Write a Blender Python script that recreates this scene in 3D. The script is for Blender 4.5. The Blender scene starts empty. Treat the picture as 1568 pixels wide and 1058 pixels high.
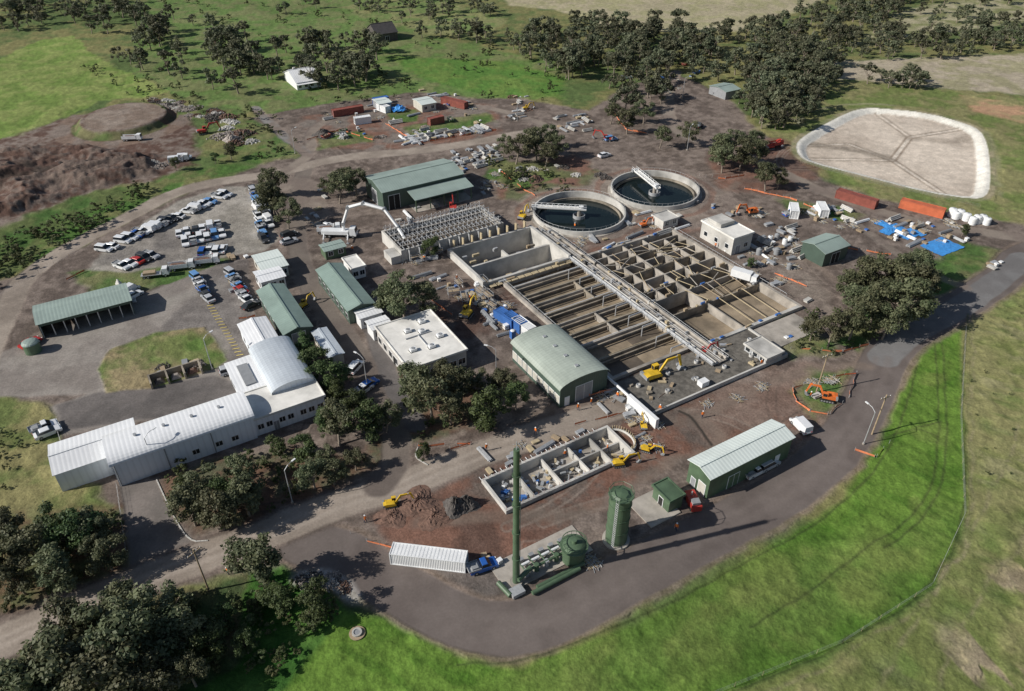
import bpy, math, random
import numpy as np
from mathutils import Vector, Matrix
random.seed(7); rng=np.random.default_rng(11)
sc=bpy.context.scene
# ---------------------------------------------------------------- survey rectification
# layout points were digitised off the aerial photo and are rectified onto the real ground (metres)
H=100.0; F=1150.0; P=math.radians(36); SP,CP=math.sin(P),math.cos(P)
def G(u,v,z=0.0):
    t=(v-529)/F; s=(u-784)/F; k=(H-z)/(SP+t*CP)
    return (s*k, k*(CP-t*SP))
TH=math.radians(31); cT,sT=math.cos(TH),math.sin(TH)
def S(x,y): return (x*cT+y*sT, -x*sT+y*cT)
def W(p,q): return (p*cT-q*sT, p*sT+q*cT)
def srect(px,h):
    pts=[S(*G(u,v,h)) for u,v in px]
    ps=sorted(a for a,b in pts); qs=sorted(b for a,b in pts)
    return ((ps[0]+ps[1])/2,(ps[-1]+ps[-2])/2,(qs[0]+qs[1])/2,(qs[-1]+qs[-2])/2)

# ---------------------------------------------------------------- materials
MATS={}
def pmat(name,col,rough=.7,metal=0.0,var=.2,scale=.6,ribs=None,bump=0.0,pitch=.76,stain=0.0,spec=None):
    if name in MATS: return MATS[name]
    m=bpy.data.materials.new(name); m.use_nodes=True; nt=m.node_tree; N=nt.nodes; L=nt.links
    b=N['Principled BSDF']; b.inputs['Roughness'].default_value=rough; b.inputs['Metallic'].default_value=metal
    if spec is not None: b.inputs['Specular IOR Level'].default_value=spec
    tc=N.new('ShaderNodeTexCoord'); oi=N.new('ShaderNodeObjectInfo')
    ad=N.new('ShaderNodeVectorMath'); ad.operation='ADD'; L.new(tc.outputs['Object'],ad.inputs[0])
    sc_=N.new('ShaderNodeVectorMath'); sc_.operation='SCALE'; sc_.inputs[0].default_value=(37,91,53); L.new(oi.outputs['Random'],sc_.inputs['Scale'])
    L.new(sc_.outputs[0],ad.inputs[1])
    n=N.new('ShaderNodeTexNoise'); n.inputs['Scale'].default_value=scale; n.inputs['Detail'].default_value=4; n.inputs['Roughness'].default_value=.65
    L.new(ad.outputs[0],n.inputs['Vector'])
    mr=N.new('ShaderNodeMapRange'); mr.inputs[1].default_value=.3; mr.inputs[2].default_value=.7
    mr.inputs[3].default_value=1-var; mr.inputs[4].default_value=1+var; L.new(n.outputs[0],mr.inputs[0])
    fac=mr.outputs[0]
    if stain>0:
        n2=N.new('ShaderNodeTexNoise'); n2.inputs['Scale'].default_value=scale*.35; n2.inputs['Detail'].default_value=7; L.new(ad.outputs[0],n2.inputs['Vector'])
        m2=N.new('ShaderNodeMapRange'); m2.inputs[1].default_value=.48; m2.inputs[2].default_value=.66; m2.inputs[3].default_value=1; m2.inputs[4].default_value=1-stain
        L.new(n2.outputs[0],m2.inputs[0]); mu=N.new('ShaderNodeMath'); mu.operation='MULTIPLY'; L.new(fac,mu.inputs[0]); L.new(m2.outputs[0],mu.inputs[1]); fac=mu.outputs[0]
    hh=None
    if ribs:
        sx=N.new('ShaderNodeSeparateXYZ'); L.new(tc.outputs['Object'],sx.inputs[0])
        q=N.new('ShaderNodeMath'); q.operation='MULTIPLY'; q.inputs[1].default_value=2*math.pi/pitch; L.new(sx.outputs[ribs],q.inputs[0])
        s=N.new('ShaderNodeMath'); s.operation='SINE'; L.new(q.outputs[0],s.inputs[0])
        r2=N.new('ShaderNodeMapRange'); r2.inputs[1].default_value=-1; r2.inputs[2].default_value=-.3; r2.inputs[3].default_value=.93; r2.inputs[4].default_value=1.02
        L.new(s.outputs[0],r2.inputs[0]); mu=N.new('ShaderNodeMath'); mu.operation='MULTIPLY'; L.new(fac,mu.inputs[0]); L.new(r2.outputs[0],mu.inputs[1]); fac=mu.outputs[0]
        hh=s.outputs[0]
    vs=N.new('ShaderNodeVectorMath'); vs.operation='SCALE'; vs.inputs[0].default_value=col; L.new(fac,vs.inputs['Scale'])
    L.new(vs.outputs[0],b.inputs['Base Color'])
    if hh is not None or bump>0:
        bp=N.new('ShaderNodeBump'); bp.inputs['Distance'].default_value=.015 if hh is not None else bump; bp.inputs['Strength'].default_value=.5
        L.new(hh if hh is not None else n.outputs[0],bp.inputs['Height']); L.new(bp.outputs[0],b.inputs['Normal'])
    MATS[name]=m; return m
M_white=pmat('white_paint',(.76,.77,.77),.5,var=.08)
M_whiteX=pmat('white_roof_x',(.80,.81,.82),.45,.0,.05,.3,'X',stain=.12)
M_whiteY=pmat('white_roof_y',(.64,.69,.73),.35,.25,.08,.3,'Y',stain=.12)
M_whitewall=pmat('white_wall',(.76,.80,.84),.6,var=.05,scale=.2,ribs='X',pitch=1.1)
M_flatroof=pmat('flat_roof_membrane',(.76,.74,.69),.8,var=.10,scale=.5,stain=.25)
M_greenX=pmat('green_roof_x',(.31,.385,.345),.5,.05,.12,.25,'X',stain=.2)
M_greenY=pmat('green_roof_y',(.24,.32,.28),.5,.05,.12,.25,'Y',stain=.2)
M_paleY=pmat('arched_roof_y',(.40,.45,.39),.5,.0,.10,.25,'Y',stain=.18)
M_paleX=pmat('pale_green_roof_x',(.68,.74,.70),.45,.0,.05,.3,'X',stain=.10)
M_greenwall=pmat('green_wall',(.065,.10,.078),.6,var=.12,ribs='X',pitch=.5)
M_green=pmat('green_paint',(.088,.14,.082),.5,var=.18,stain=.3)
M_cream=pmat('cream_wall',(.5,.48,.42),.7,var=.1)
M_brickgrey=pmat('block_wall',(.48,.46,.43),.8,var=.12,scale=2)
M_glass=pmat('window_glass',(.02,.025,.03),.12,var=.1)
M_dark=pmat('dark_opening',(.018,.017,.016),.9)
M_darkroof=pmat('dark_roof',(.06,.055,.055),.8)
M_conc=pmat('concrete',(.39,.355,.31),.85,var=.2,scale=.5,stain=.45)
M_concnew=pmat('new_concrete',(.53,.515,.48),.85,var=.14,scale=.4,stain=.4)
M_concold=pmat('old_concrete',(.30,.26,.205),.9,var=.28,scale=.5,stain=.5)
M_mud=pmat('mud_floor',(.29,.23,.16),.9,var=.3,scale=.3,stain=.4)
M_muddark=pmat('wet_floor',(.13,.105,.08),.6,var=.35,scale=.25,stain=.5)
M_water=pmat('tank_water',(.010,.017,.018),.08,var=.2,scale=.1,spec=.2)
M_steel=pmat('galvanised_steel',(.46,.47,.48),.5,.35,.15,2)
M_timber=pmat('timber',(.34,.26,.17),.85,var=.25,scale=2)
M_form=pmat('formwork_ply',(.44,.36,.23),.8,var=.2,scale=1)
M_black=pmat('rubber',(.02,.02,.02),.8)
M_yel=pmat('machine_yellow',(.70,.45,.03),.5,var=.15,scale=1.5,stain=.2)
M_or=pmat('machine_orange',(.72,.18,.04),.5,var=.15,stain=.2)
M_red=pmat('red_paint',(.42,.045,.035),.5,var=.12)
M_rust=pmat('rust_red',(.25,.075,.055),.7,var=.25)
M_crust=pmat('container_orange',(.56,.15,.07),.6,var=.15,stain=.2)
M_blue=pmat('blue_paint',(.05,.15,.42),.5,var=.12)
M_tarp=pmat('blue_tarp',(.06,.28,.66),.5,var=.2,scale=1.5,bump=.1)
M_mesh=pmat('orange_safety_mesh',(.62,.20,.09),.85,var=.35,scale=2)
M_grey=pmat('grey_paint',(.27,.28,.29),.6,var=.15)
M_rock=pmat('rubble_rock',(.34,.30,.27),.95,var=.4,scale=1.2)
M_rockdark=pmat('dark_soil',(.095,.085,.078),.95,var=.4,scale=1.2,bump=.3)
M_redsoil=pmat('red_soil',(.16,.095,.07),.95,var=.4,scale=1.2,bump=.3)
M_navy=pmat('workwear_navy',(.02,.03,.07),.9); M_hiv=pmat('hi_vis_orange',(.8,.2,.02),.8); M_skin=pmat('skin',(.45,.26,.18),.6)
M_bark=pmat('bark',(.24,.20,.16),.9,var=.35,scale=3)
M_gravel=pmat('gravel_topping',(.14,.128,.11),.95,var=.4,scale=1.2,stain=.4)

# ---------------------------------------------------------------- mesh builder
class MB:
    def __init__(s): s.v=[];s.f=[];s.m=[];s.mats=[]
    def add(s,vs,fs,mat,M=None):
        o=len(s.v)
        if M is not None: vs=[tuple(M@Vector(a)) for a in vs]
        s.v+=[tuple(a) for a in vs]
        if mat not in s.mats: s.mats.append(mat)
        k=s.mats.index(mat)
        for f in fs: s.f.append([a+o for a in f]); s.m.append(k)
    def box(s,c,d,mat,rz=0,tx=1,ty=1,M=None):
        x,y,z=d[0]/2,d[1]/2,d[2]/2
        vs=[(-x,-y,-z),(x,-y,-z),(x,y,-z),(-x,y,-z),(-x*tx,-y*ty,z),(x*tx,-y*ty,z),(x*tx,y*ty,z),(-x*tx,y*ty,z)]
        ca,sa=math.cos(rz),math.sin(rz)
        vs=[(a*ca-b*sa+c[0],a*sa+b*ca+c[1],e+c[2]) for a,b,e in vs]
        s.add(vs,[(3,2,1,0),(4,5,6,7),(0,1,5,4),(1,2,6,5),(2,3,7,6),(3,0,4,7)],mat,M)
    def bb(s,x0,x1,y0,y1,z0,z1,mat): s.box(((x0+x1)/2,(y0+y1)/2,(z0+z1)/2),(abs(x1-x0),abs(y1-y0),abs(z1-z0)),mat)
    def prism(s,poly,a0,a1,mat,axis='y',M=None):
        n=len(poly)
        if axis=='y': vs=[(x,a0,z) for x,z in poly]+[(x,a1,z) for x,z in poly]
        elif axis=='x': vs=[(a0,x,z) for x,z in poly]+[(a1,x,z) for x,z in poly]
        else: vs=[(x,z,a0) for x,z in poly]+[(x,z,a1) for x,z in poly]
        fs=[list(range(n))[::-1],list(range(n,2*n))]+[(i,(i+1)%n,n+(i+1)%n,n+i) for i in range(n)]
        s.add(vs,fs,mat,M)
    def cyl(s,p0,p1,r,mat,n=8,r1=None,M=None):
        r1=r if r1 is None else r1
        p0=Vector(p0);p1=Vector(p1);d=(p1-p0)
        if d.length<1e-6: return
        d.normalize(); a=d.cross(Vector((0,0,1)))
        if a.length<1e-3: a=Vector((1,0,0))
        a.normalize(); b=d.cross(a)
        vs=[]
        for p,rr in((p0,r),(p1,r1)):
            for i in range(n):
                t=2*math.pi*i/n; vs.append(tuple(p+a*math.cos(t)*rr+b*math.sin(t)*rr))
        s.add(vs,[list(range(n)),list(range(n,2*n))[::-1]]+[(i,n+i,n+(i+1)%n,(i+1)%n) for i in range(n)],mat,M)
    def dome(s,c,r,h,mat,n=16,k=4):
        vs=[];fs=[]
        for j in range(k+1):
            t=j/k*math.pi/2
            for i in range(n):
                a=2*math.pi*i/n; vs.append((c[0]+r*math.cos(t)*math.cos(a),c[1]+r*math.cos(t)*math.sin(a),c[2]+h*math.sin(t)))
        for j in range(k):
            for i in range(n): fs.append((j*n+i,j*n+(i+1)%n,(j+1)*n+(i+1)%n,(j+1)*n+i))
        s.add(vs,fs,mat)
    def ring(s,ri,ro,z0,z1,mat,n=96,c=(0,0)):
        vs=[]
        for r,z in((ri,z0),(ro,z0),(ro,z1),(ri,z1)):
            for i in range(n):
                a=2*math.pi*i/n; vs.append((c[0]+r*math.cos(a),c[1]+r*math.sin(a),z))
        fs=[]
        for k in range(4):
            for i in range(n):
                j=(i+1)%n; kk=(k+1)%4; fs.append((k*n+i,k*n+j,kk*n+j,kk*n+i))
        s.add(vs,fs,mat)
    def mesh(s,name):
        me=bpy.data.meshes.new(name); me.from_pydata(s.v,[],s.f)
        for m in s.mats: me.materials.append(m)
        me.polygons.foreach_set('material_index',s.m); me.update(); return me
    def obj(s,name,loc=(0,0,0),rz=0): return place(s.mesh(name),name,loc,rz)
def place(me,name,loc,rz=0,scale=1,parent=None):
    o=bpy.data.objects.new(name,me); o.location=loc if len(loc)==3 else (loc[0],loc[1],0)
    o.rotation_euler=(0,0,rz); o.scale=(scale,)*3 if not hasattr(scale,'__len__') else scale
    sc.collection.objects.link(o)
    if parent: o.parent=parent
    return o

# ---------------------------------------------------------------- noise
def vn(x,y,seed):
    xi=np.floor(x).astype(np.int64); yi=np.floor(y).astype(np.int64); fx=x-xi; fy=y-yi
    def h(a,b):
        n=(a*374761393+b*668265263+seed*1442695041)&0xffffffff
        n=((n^(n>>13))*1274126177)&0xffffffff
        return ((n^(n>>16))&0xffff)/65535.0
    fx=fx*fx*(3-2*fx); fy=fy*fy*(3-2*fy)
    a=h(xi,yi);b=h(xi+1,yi);c=h(xi,yi+1);d=h(xi+1,yi+1)
    return (a*(1-fx)+b*fx)*(1-fy)+(c*(1-fx)+d*fx)*fy
def fbm(x,y,s,seed,o=4):
    r=0;a=.5;t=0;x=x/s;y=y/s
    for i in range(o): r=r+a*vn(x,y,seed+i*17); t+=a; a*=.5; x=x*2.03+5.1; y=y*2.03+1.7
    return r/t
def ss(a,b,x): 
    t=np.clip((x-a)/(b-a),0,1); return t*t*(3-2*t)

# ---------------------------------------------------------------- ground sheet
ys=[]; y=48.0
while y<560: ys.append(y); y+=(y*y+1e4)/100*.00104
while y<6000: ys.append(y); y*=1.08
ys=[-600,-300,-100,0,25,40]+ys
sl=list(np.arange(-.73,.7301,.0014)); e=[.76,.82,.92,1.1,1.5,2.5,5]
sv=np.array([-a for a in e[::-1]]+sl+e); ya=np.array(ys)
Yg,Sg=np.meshgrid(ya,sv,indexing='ij'); Xg=Sg*(np.maximum(Yg,20)*CP+58.8)
X=Xg.ravel();Y=Yg.ravel(); Z=np.zeros_like(X)
n1=fbm(X,Y,30,1);n2=fbm(X,Y,6,2);n3=fbm(X,Y,1.6,3,3);n4=fbm(X,Y,90,4,3)
wx=(fbm(X,Y,5,21,3)-.5)*2; wy=(fbm(X,Y,5,22,3)-.5)*2
def sd(poly,warp=0.0,marg=6):
    A=np.array(poly); out=np.full(X.shape,-99.0)
    x0,y0=A.min(0)-marg; x1,y1=A.max(0)+marg
    idx=np.nonzero((X>x0)&(X<x1)&(Y>y0)&(Y<y1))[0]
    if len(idx)==0: return out
    x=X[idx]+wx[idx]*warp; yy=Y[idx]+wy[idx]*warp
    d=np.full(x.shape,1e9); ins=np.zeros(x.shape,bool); n=len(A)
    for i in range(n):
        ax,ay=A[i]; bx,by=A[(i+1)%n]; ex,ey=bx-ax,by-ay; l=ex*ex+ey*ey+1e-9
        t=np.clip(((x-ax)*ex+(yy-ay)*ey)/l,0,1)
        d=np.minimum(d,(x-ax-t*ex)**2+(yy-ay-t*ey)**2)
        if ay!=by:
            c=((ay>yy)!=(by>yy))&(x<ex*(yy-ay)/(by-ay)+ax); ins^=c
    d=np.sqrt(d); out[idx]=np.where(ins,d,-d); return out
def ldw(line,warp=0.0,marg=15):
    A=np.array(line)
    x0,y0=A.min(0)-marg; x1,y1=A.max(0)+marg
    idx=np.nonzero((X>x0)&(X<x1)&(Y>y0)&(Y<y1))[0]
    x=X[idx]+wx[idx]*warp; yy=Y[idx]+wy[idx]*warp; d=np.full(x.shape,1e9)
    for i in range(len(A)-1):
        ax,ay=A[i]; bx,by=A[i+1]; ex,ey=bx-ax,by-ay; l=ex*ex+ey*ey+1e-9
        t=np.clip(((x-ax)*ex+(yy-ay)*ey)/l,0,1)
        d=np.minimum(d,(x-ax-t*ex)**2+(yy-ay-t*ey)**2)
    return idx,np.sqrt(d)
def ld(line,warp=0.0,marg=15):
    out=np.full(X.shape,99.0); idx,d=ldw(line,warp,marg); out[idx]=d; return out
def wp(px): return [G(u,v) for u,v in px]
def smooth(pts,k=2):
    for _ in range(k):
        q=[pts[0]]
        for a,b in zip(pts[:-1],pts[1:]):
            q+=[(a[0]*.75+b[0]*.25,a[1]*.75+b[1]*.25),(a[0]*.25+b[0]*.75,a[1]*.25+b[1]*.75)]
        q.append(pts[-1]); pts=q
    return pts
def smoothc(pts,k=2):
    for _ in range(k):
        q=[];n=len(pts)
        for i in range(n):
            a=pts[i];b=pts[(i+1)%n]; q+=[(a[0]*.75+b[0]*.25,a[1]*.75+b[1]*.25),(a[0]*.25+b[0]*.75,a[1]*.25+b[1]*.75)]
        pts=q
    return pts
def inpoly(px,n,rnd=random):
    out=[]; Wp=wp(px); x0=min(a for a,b in Wp);x1=max(a for a,b in Wp);y0=min(b for a,b in Wp);y1=max(b for a,b in Wp)
    tries=0
    while len(out)<n and tries<n*60:
        tries+=1; x=rnd.uniform(x0,x1);y_=rnd.uniform(y0,y1);c=False
        for i in range(len(Wp)):
            ax,ay=Wp[i];bx,by=Wp[(i+1)%len(Wp)]
            if (ay>y_)!=(by>y_) and x<(bx-ax)*(y_-ay)/(by-ay)+ax: c=not c
        if c: out.append((x,y_))
    return out
C=np.zeros((len(X),3)); VEG=np.ones(len(X))
def mixc(c1,c2,f): return np.outer(1-f,c1)+np.outer(f,c2)
C[:]=mixc((.10,.145,.05),(.20,.19,.08),ss(.38,.62,n1*.5+n2*.5))
def put(a,c1,c2=None,veg=0.0,n=None,lo=.35,hi=.65):
    global C,VEG
    c2=c2 or c1; n=n2 if n is None else n
    k=np.nonzero(a>0)[0]
    col=mixc(c1,c2,ss(lo,hi,n[k])); a_=a[k][:,None]
    C[k]=C[k]*(1-a_)+col*a_; VEG[k]=VEG[k]*(1-a[k])+veg*a[k]
def region(px,c1,c2=None,edge=.8,warp=1.5,veg=0.0,amt=1.0,**k):
    a=ss(-edge,edge,sd(wp(px),warp))*amt; put(a,c1,c2,veg,**k); return a
def road(px,w,c1,c2=None,edge=.5,warp=.5,veg=-.8,amt=1.0,**k):
    d=ld(smooth(wp(px)),warp); a=ss(edge,-edge,d-w/2)*amt; put(a,c1,c2,veg,**k); return d
DIRT=(.125,.099,.084);DIRT2=(.20,.162,.138);RED=(.205,.108,.077);RED2=(.112,.068,.053);GRAV=(.33,.28,.235);GRAV2=(.25,.21,.175);ASPH=(.13,.118,.113);ASPH2=(.165,.15,.142)
CROP=(.075,.158,.022);CROP2=(.115,.20,.034)
OLV=(.165,.195,.062);OLV2=(.235,.225,.10)
# fields
region([(-200,110),(0,92),(60,62),(110,55),(160,95),(215,118),(255,140),(220,150),(150,155),(60,200),(0,240),(-200,280)],(.155,.23,.055),(.225,.27,.085),veg=1,warp=3)
region([(220,0),(560,-5),(640,50),(860,100),(840,150),(740,150),(600,150),(480,190),(400,170),(300,160),(200,110)],(.12,.19,.055),(.17,.19,.08),veg=1,warp=3)
region([(590,85),(780,95),(870,120),(860,150),(760,150),(640,120)],(.095,.195,.04),(.135,.21,.05),veg=1,warp=3,edge=2)
region([(560,-30),(780,30),(740,60),(640,50),(520,10)],(.15,.21,.07),(.23,.235,.105),veg=1,warp=3,edge=2)
region([(745,-20),(1290,-20),(1230,15),(1130,48),(1010,48),(930,40),(850,15),(780,8)],(.38,.335,.225),(.33,.31,.175),veg=.5,warp=3,edge=2)
region([(1250,95),(1400,88),(1620,80),(1620,150),(1500,140),(1380,130),(1260,120)],(.40,.345,.26),(.31,.285,.175),veg=.4,warp=3,edge=2)
region([(1380,15),(1600,-20),(1600,30),(1450,50),(1300,70)],(.36,.33,.215),(.20,.21,.095),veg=.4,warp=4,edge=3)
region([(1240,170),(1290,120),(1480,140),(1620,160),(1620,380),(1540,350),(1420,335),(1300,290),(1200,240),(1180,200)],(.15,.19,.06),(.23,.22,.10),veg=1,warp=3)
region([(1470,145),(1580,165),(1580,190),(1490,172)],(.42,.26,.16),(.28,.24,.12),veg=.3,warp=3,edge=2)
# right hand rough field
region([(1568,390),(1480,480),(1470,520),(1480,800),(1440,900),(1300,990),(1080,1075),(1800,1100),(1800,380)],OLV,OLV2,veg=.9,warp=1.5,edge=1.2,n=n1*.45+n2*.4+n3*.15,lo=.4,hi=.6)
a=sd(wp([(1568,400),(1478,500),(1484,800),(1400,960),(1200,1060),(1800,1100),(1800,400)]),1)
put(ss(0,4,a)*ss(.5,.66,fbm(X*.5+Y*.86,(Y*.5-X*.86)*.28,2.4,62,4))*.65,(.30,.275,.15),(.11,.15,.045),.9,n=n2)
put(ss(0,4,a)*ss(.55,.65,fbm(X,Y,14,65,4))*.55,(.10,.17,.04),(.15,.19,.055),.9)
a=sd(wp([(1568,780),(1490,880),(1440,960),(1380,1075),(1800,1100),(1800,700)]),3)
put(ss(-1,6,a)*ss(.5,.6,fbm(X+Y*.3,Y*.25,4,61)),(.32,.265,.18),(.24,.20,.12),.4)
# bottom left scrub
region([(-100,1000),(0,1010),(200,930),(420,870),(520,900),(620,960),(560,1000),(430,1080),(-100,1100)],(.05,.08,.03),(.13,.115,.06),veg=1,warp=2)
region([(370,870),(470,880),(540,935),(560,990),(440,1080),(250,1080),(380,990)],(.035,.10,.018),(.07,.15,.03),veg=1,warp=2)
region([(530,935),(600,950),(720,1015),(800,1020),(960,960),(1100,880),(1290,770),(1400,560),(1395,530),(1470,495),(1475,640),(1478,790),(1430,900),(1300,985),(1080,1080),(420,1080)],CROP,CROP2,veg=.7,warp=.8,n=n1*.45+n2*.4+n3*.15,lo=.42,hi=.58)
a=sd(wp([(430,1080),(540,945),(700,1012),(800,1022),(960,962),(1100,882),(1290,775),(1395,565),(1400,530),(1470,500),(1475,640),(1478,790),(1430,900),(1300,985),(1080,1080)]),0)
put(ss(.5,2,a)*ss(.54,.66,fbm(X*.6+Y*.8,(Y*.6-X*.8)*.35,3,63,4))*.6,(.05,.125,.014),(.065,.14,.02),.8)
put(ss(1,4,a)*ss(.57,.7,fbm(X,Y,9,64,4))*.6,(.17,.21,.055),(.15,.20,.05),.8)
region([(1120,860),(1350,820),(1460,790),(1420,880),(1260,980),(900,1080),(800,1040)],(.135,.19,.05),(.18,.20,.065),veg=.9,warp=3,edge=6,amt=.55)
# left grass
region([(-60,620),(60,600),(90,640),(85,660),(105,720),(180,745),(190,770),(60,810),(-60,830)],(.12,.15,.05),(.23,.21,.095),veg=1,warp=2)
region([(-80,290),(60,240),(170,290),(250,280),(190,330),(90,380),(-80,470)],(.06,.12,.03),(.11,.14,.05),veg=1,warp=2)
# works area
SITE=[(-60,620),(-60,440),(40,420),(130,375),(250,310),(370,265),(410,240),(380,180),(460,165),(560,150),(640,140),(720,150),(800,150),(900,170),(960,130),(1040,115),(1120,150),(1150,190),(1200,225),(1260,275),(1330,300),(1480,330),(1600,350),(1600,420),(1500,455),(1400,525),(1370,560),(1300,710),(1180,790),(1000,880),(860,950),(760,985),(690,980),(600,935),(530,890),(430,875),(300,890),(0,1010),(-60,1020),(-60,960),(150,880),(170,780),(90,670),(80,620),(0,600)]
region(SITE,DIRT,DIRT2,edge=1.2,warp=2,n=n2*.6+n3*.4,lo=.38,hi=.62)
def patch(px,c1,c2,amt=.9,e=2,w=3,**k): return region(px,c1,c2,edge=e,warp=w,amt=amt,**k)
patch([(620,790),(740,680),(960,640),(1100,600),(1300,570),(1330,620),(1260,700),(1050,700),(900,790),(780,840),(640,860)],RED,DIRT,n=n3*.4+n2*.6)
patch([(560,790),(700,760),(780,790),(860,820),(800,860),(640,850)],RED2,RED,n=n2)
patch([(1050,620),(1210,560),(1350,560),(1290,640),(1180,640),(1090,690)],(.165,.115,.092),(.215,.155,.125))
patch([(600,850),(760,860),(800,900),(760,930),(680,930),(600,890)],(.10,.088,.08),(.14,.12,.108))
patch([(1080,230),(1200,210),(1260,260),(1200,300),(1100,290)],RED,RED2,amt=.8)
patch([(760,250),(880,240),(930,270),(830,310),(760,300)],RED,(.10,.12,.05),amt=.8)
patch([(-100,245),(90,185),(200,160),(300,190),(300,250),(230,280),(150,290),(60,325),(-100,390)],RED2,DIRT2,amt=1,n=n3*.5+n2*.5)
patch([(460,180),(640,155),(760,160),(770,210),(600,230),(480,225)],RED,(.18,.155,.135),amt=.8)
patch([(250,720),(420,690),(560,700),(600,640),(620,560),(700,570),(760,640),(640,680),(560,720),(470,770),(300,820),(250,780)],(.17,.10,.067),(.085,.09,.05),veg=.3,n=n3*.5+n2*.5)
patch([(-50,810),(190,770),(200,870),(100,910),(-50,950)],(.15,.092,.06),(.085,.095,.045),veg=.4,n=n3*.5+n2*.5)
patch([(640,430),(780,420),(790,500),(700,520),(640,480)],RED2,DIRT)
patch([(900,350),(1070,320),(1160,350),(1070,350),(900,400)],RED,DIRT2,amt=.7); patch([(1180,390),(1260,430),(1290,490),(1240,480)],GRAV2,DIRT2,amt=.7)
for px in ([(480,205),(560,200),(575,215),(490,228)],[(620,195),(740,172),(760,185),(640,212)],[(590,170),(640,168),(640,185),(600,188)],[(1180,480),(1320,540),(1390,520),(1410,500),(1330,470),(1270,540),(1210,550)],
           [(1400,400),(1480,390),(1540,400),(1520,420),(1450,470),(1400,480)],[(1470,370),(1560,385),(1530,410),(1440,400)],[(1210,600),(1240,570),(1322,562),(1308,610),(1250,645)],
           [(750,240),(830,255),(870,270),(800,290),(740,270)],[(100,420),(200,395),(360,395),(280,430),(160,450)],[(60,400),(160,345),(300,280),(390,255),(340,250),(250,270),(150,320),(40,380)],
           [(360,170),(420,200),(470,240),(400,250),(330,240)],[(1195,300),(1330,330),(1300,340),(1200,320)]):
    region(px,(.075,.15,.035),(.16,.17,.07),edge=1.5,warp=2.5,veg=1,amt=.9)
# wheel ruts across the works area
r0=random.Random(4); rect_pts=inpoly(SITE,110,r0)
for x,y_ in rect_pts:
    a0=TH+r0.choice([0,math.pi/2,0])+r0.gauss(0,.35); k=r0.gauss(0,.03); L_=r0.uniform(12,45); pts=[(x,y_)]; n=10
    for i in range(n): a0+=k*L_/n; pts.append((pts[-1][0]+math.cos(a0)*L_/n,pts[-1][1]+math.sin(a0)*L_/n))
    light=r0.random()<.55; c=(.255,.205,.17) if light else (.085,.066,.055)
    idx,d=ldw(pts,.25,3); w=r0.uniform(.9,1.1)
    a=np.zeros(len(X)); a[idx]=ss(.38,.12,np.abs(d-w))*r0.uniform(.3,.65)*(VEG[idx]<.3); put(a,c,None,0)
# car park + yards
region([(135,412),(160,380),(270,308),(350,285),(395,285),(425,370),(400,385),(300,400),(190,418)],(.25,.23,.20),(.32,.295,.26),edge=.8,warp=1)
region([(150,395),(250,345),(360,370),(300,400),(190,415)],ASPH,(.20,.18,.16),edge=3,warp=2,amt=.75)
region([(60,520),(205,455),(345,400),(378,440),(400,520),(425,600),(380,640),(215,645),(95,668),(78,622),(130,603),(-60,610),(-60,560)],(.215,.19,.17),(.275,.248,.222),edge=.6,warp=.6,veg=-.5)
region([(330,400),(378,395),(390,520),(400,590),(350,560),(345,500),(225,520),(200,560)],ASPH,ASPH2,amt=.6)
region([(85,620),(150,600),(330,575),(420,600),(380,640),(215,642),(95,660)],(.11,.10,.095),(.15,.135,.127),edge=.6,warp=.5,veg=-.5)
region([(150,565),(170,535),(240,508),(315,500),(348,552),(330,565),(230,595),(165,600)],(.13,.17,.055),(.27,.22,.125),veg=1,edge=.5,warp=.6)
region([(225,525),(300,505),(335,540),(290,560),(235,550)],(.10,.175,.04),(.14,.19,.055),veg=1,edge=2,warp=2,amt=.8)
region([(183,742),(240,733),(262,790),(292,822),(300,840),(200,885),(195,800)],(.155,.138,.125),(.20,.175,.158),edge=.4,warp=.3,veg=-.8)
# roads
ROADR=[(1680,360),(1568,385),(1545,418),(1500,450),(1440,485),(1385,515),(1352,548),(1335,600),(1300,665),(1240,730),(1140,790),(1040,840),(950,890),(880,930),(810,960),(740,962),(680,940),(620,905),(565,870),(520,845),(470,830)]
road(ROADR,11.0,(.24,.185,.15),(.145,.11,.085),edge=.7,warp=.9,n=n3,veg=0,amt=.8)
road(ROADR,9.2,(.128,.106,.096),(.155,.13,.118),edge=.35,warp=.3,veg=-1)
road([(1568,395),(1500,452),(1440,487),(1385,515),(1352,548)],6.5,(.19,.185,.182),(.165,.158,.155),edge=.3,veg=-1)
for off in(-10,9): road([(1352+off,548),(1335+off,600),(1300+off,665+off*.5),(1240+off*.7,730+off*.7),(1140,790+off),(1040,840+off),(950,890+off),(880,930+off),(810,955+off),(740,958+off)],1.5,(.185,.155,.14),edge=.9,amt=.5,veg=-1)
road([(1620,372),(1520,358),(1420,345),(1300,310),(1230,280),(1150,240),(1080,220),(1030,200),(1020,150),(1035,110)],5,GRAV2,DIRT2)
RL=[(-80,1015),(0,985),(130,925),(270,868),(400,822),(500,778),(600,748),(700,708),(800,672),(880,645),(950,622)]
road(RL,8.2,DIRT2,DIRT,edge=.8,veg=0); road(RL,6.6,GRAV,GRAV2,veg=-.7,lo=.3,hi=.7,n=n2*.6+n3*.4)
for off in(-6,7): road([(u,v+off) for u,v in RL[:-2]],.9,(.39,.335,.285),edge=.5,amt=.6)
road([(470,250),(455,300),(450,360),(470,430),(510,490),(560,560),(605,640),(610,700),(580,745)],5.5,(.145,.12,.105),(.18,.152,.13))
road([(570,500),(600,590),(640,650)],4,ASPH,ASPH2)
road([(-60,640),(0,500),(30,432),(70,400),(130,365),(200,330),(270,292),(350,275),(430,265),(520,240),(640,232),(760,212),(850,195)],6.0,GRAV,GRAV2,veg=-.6)
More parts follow.
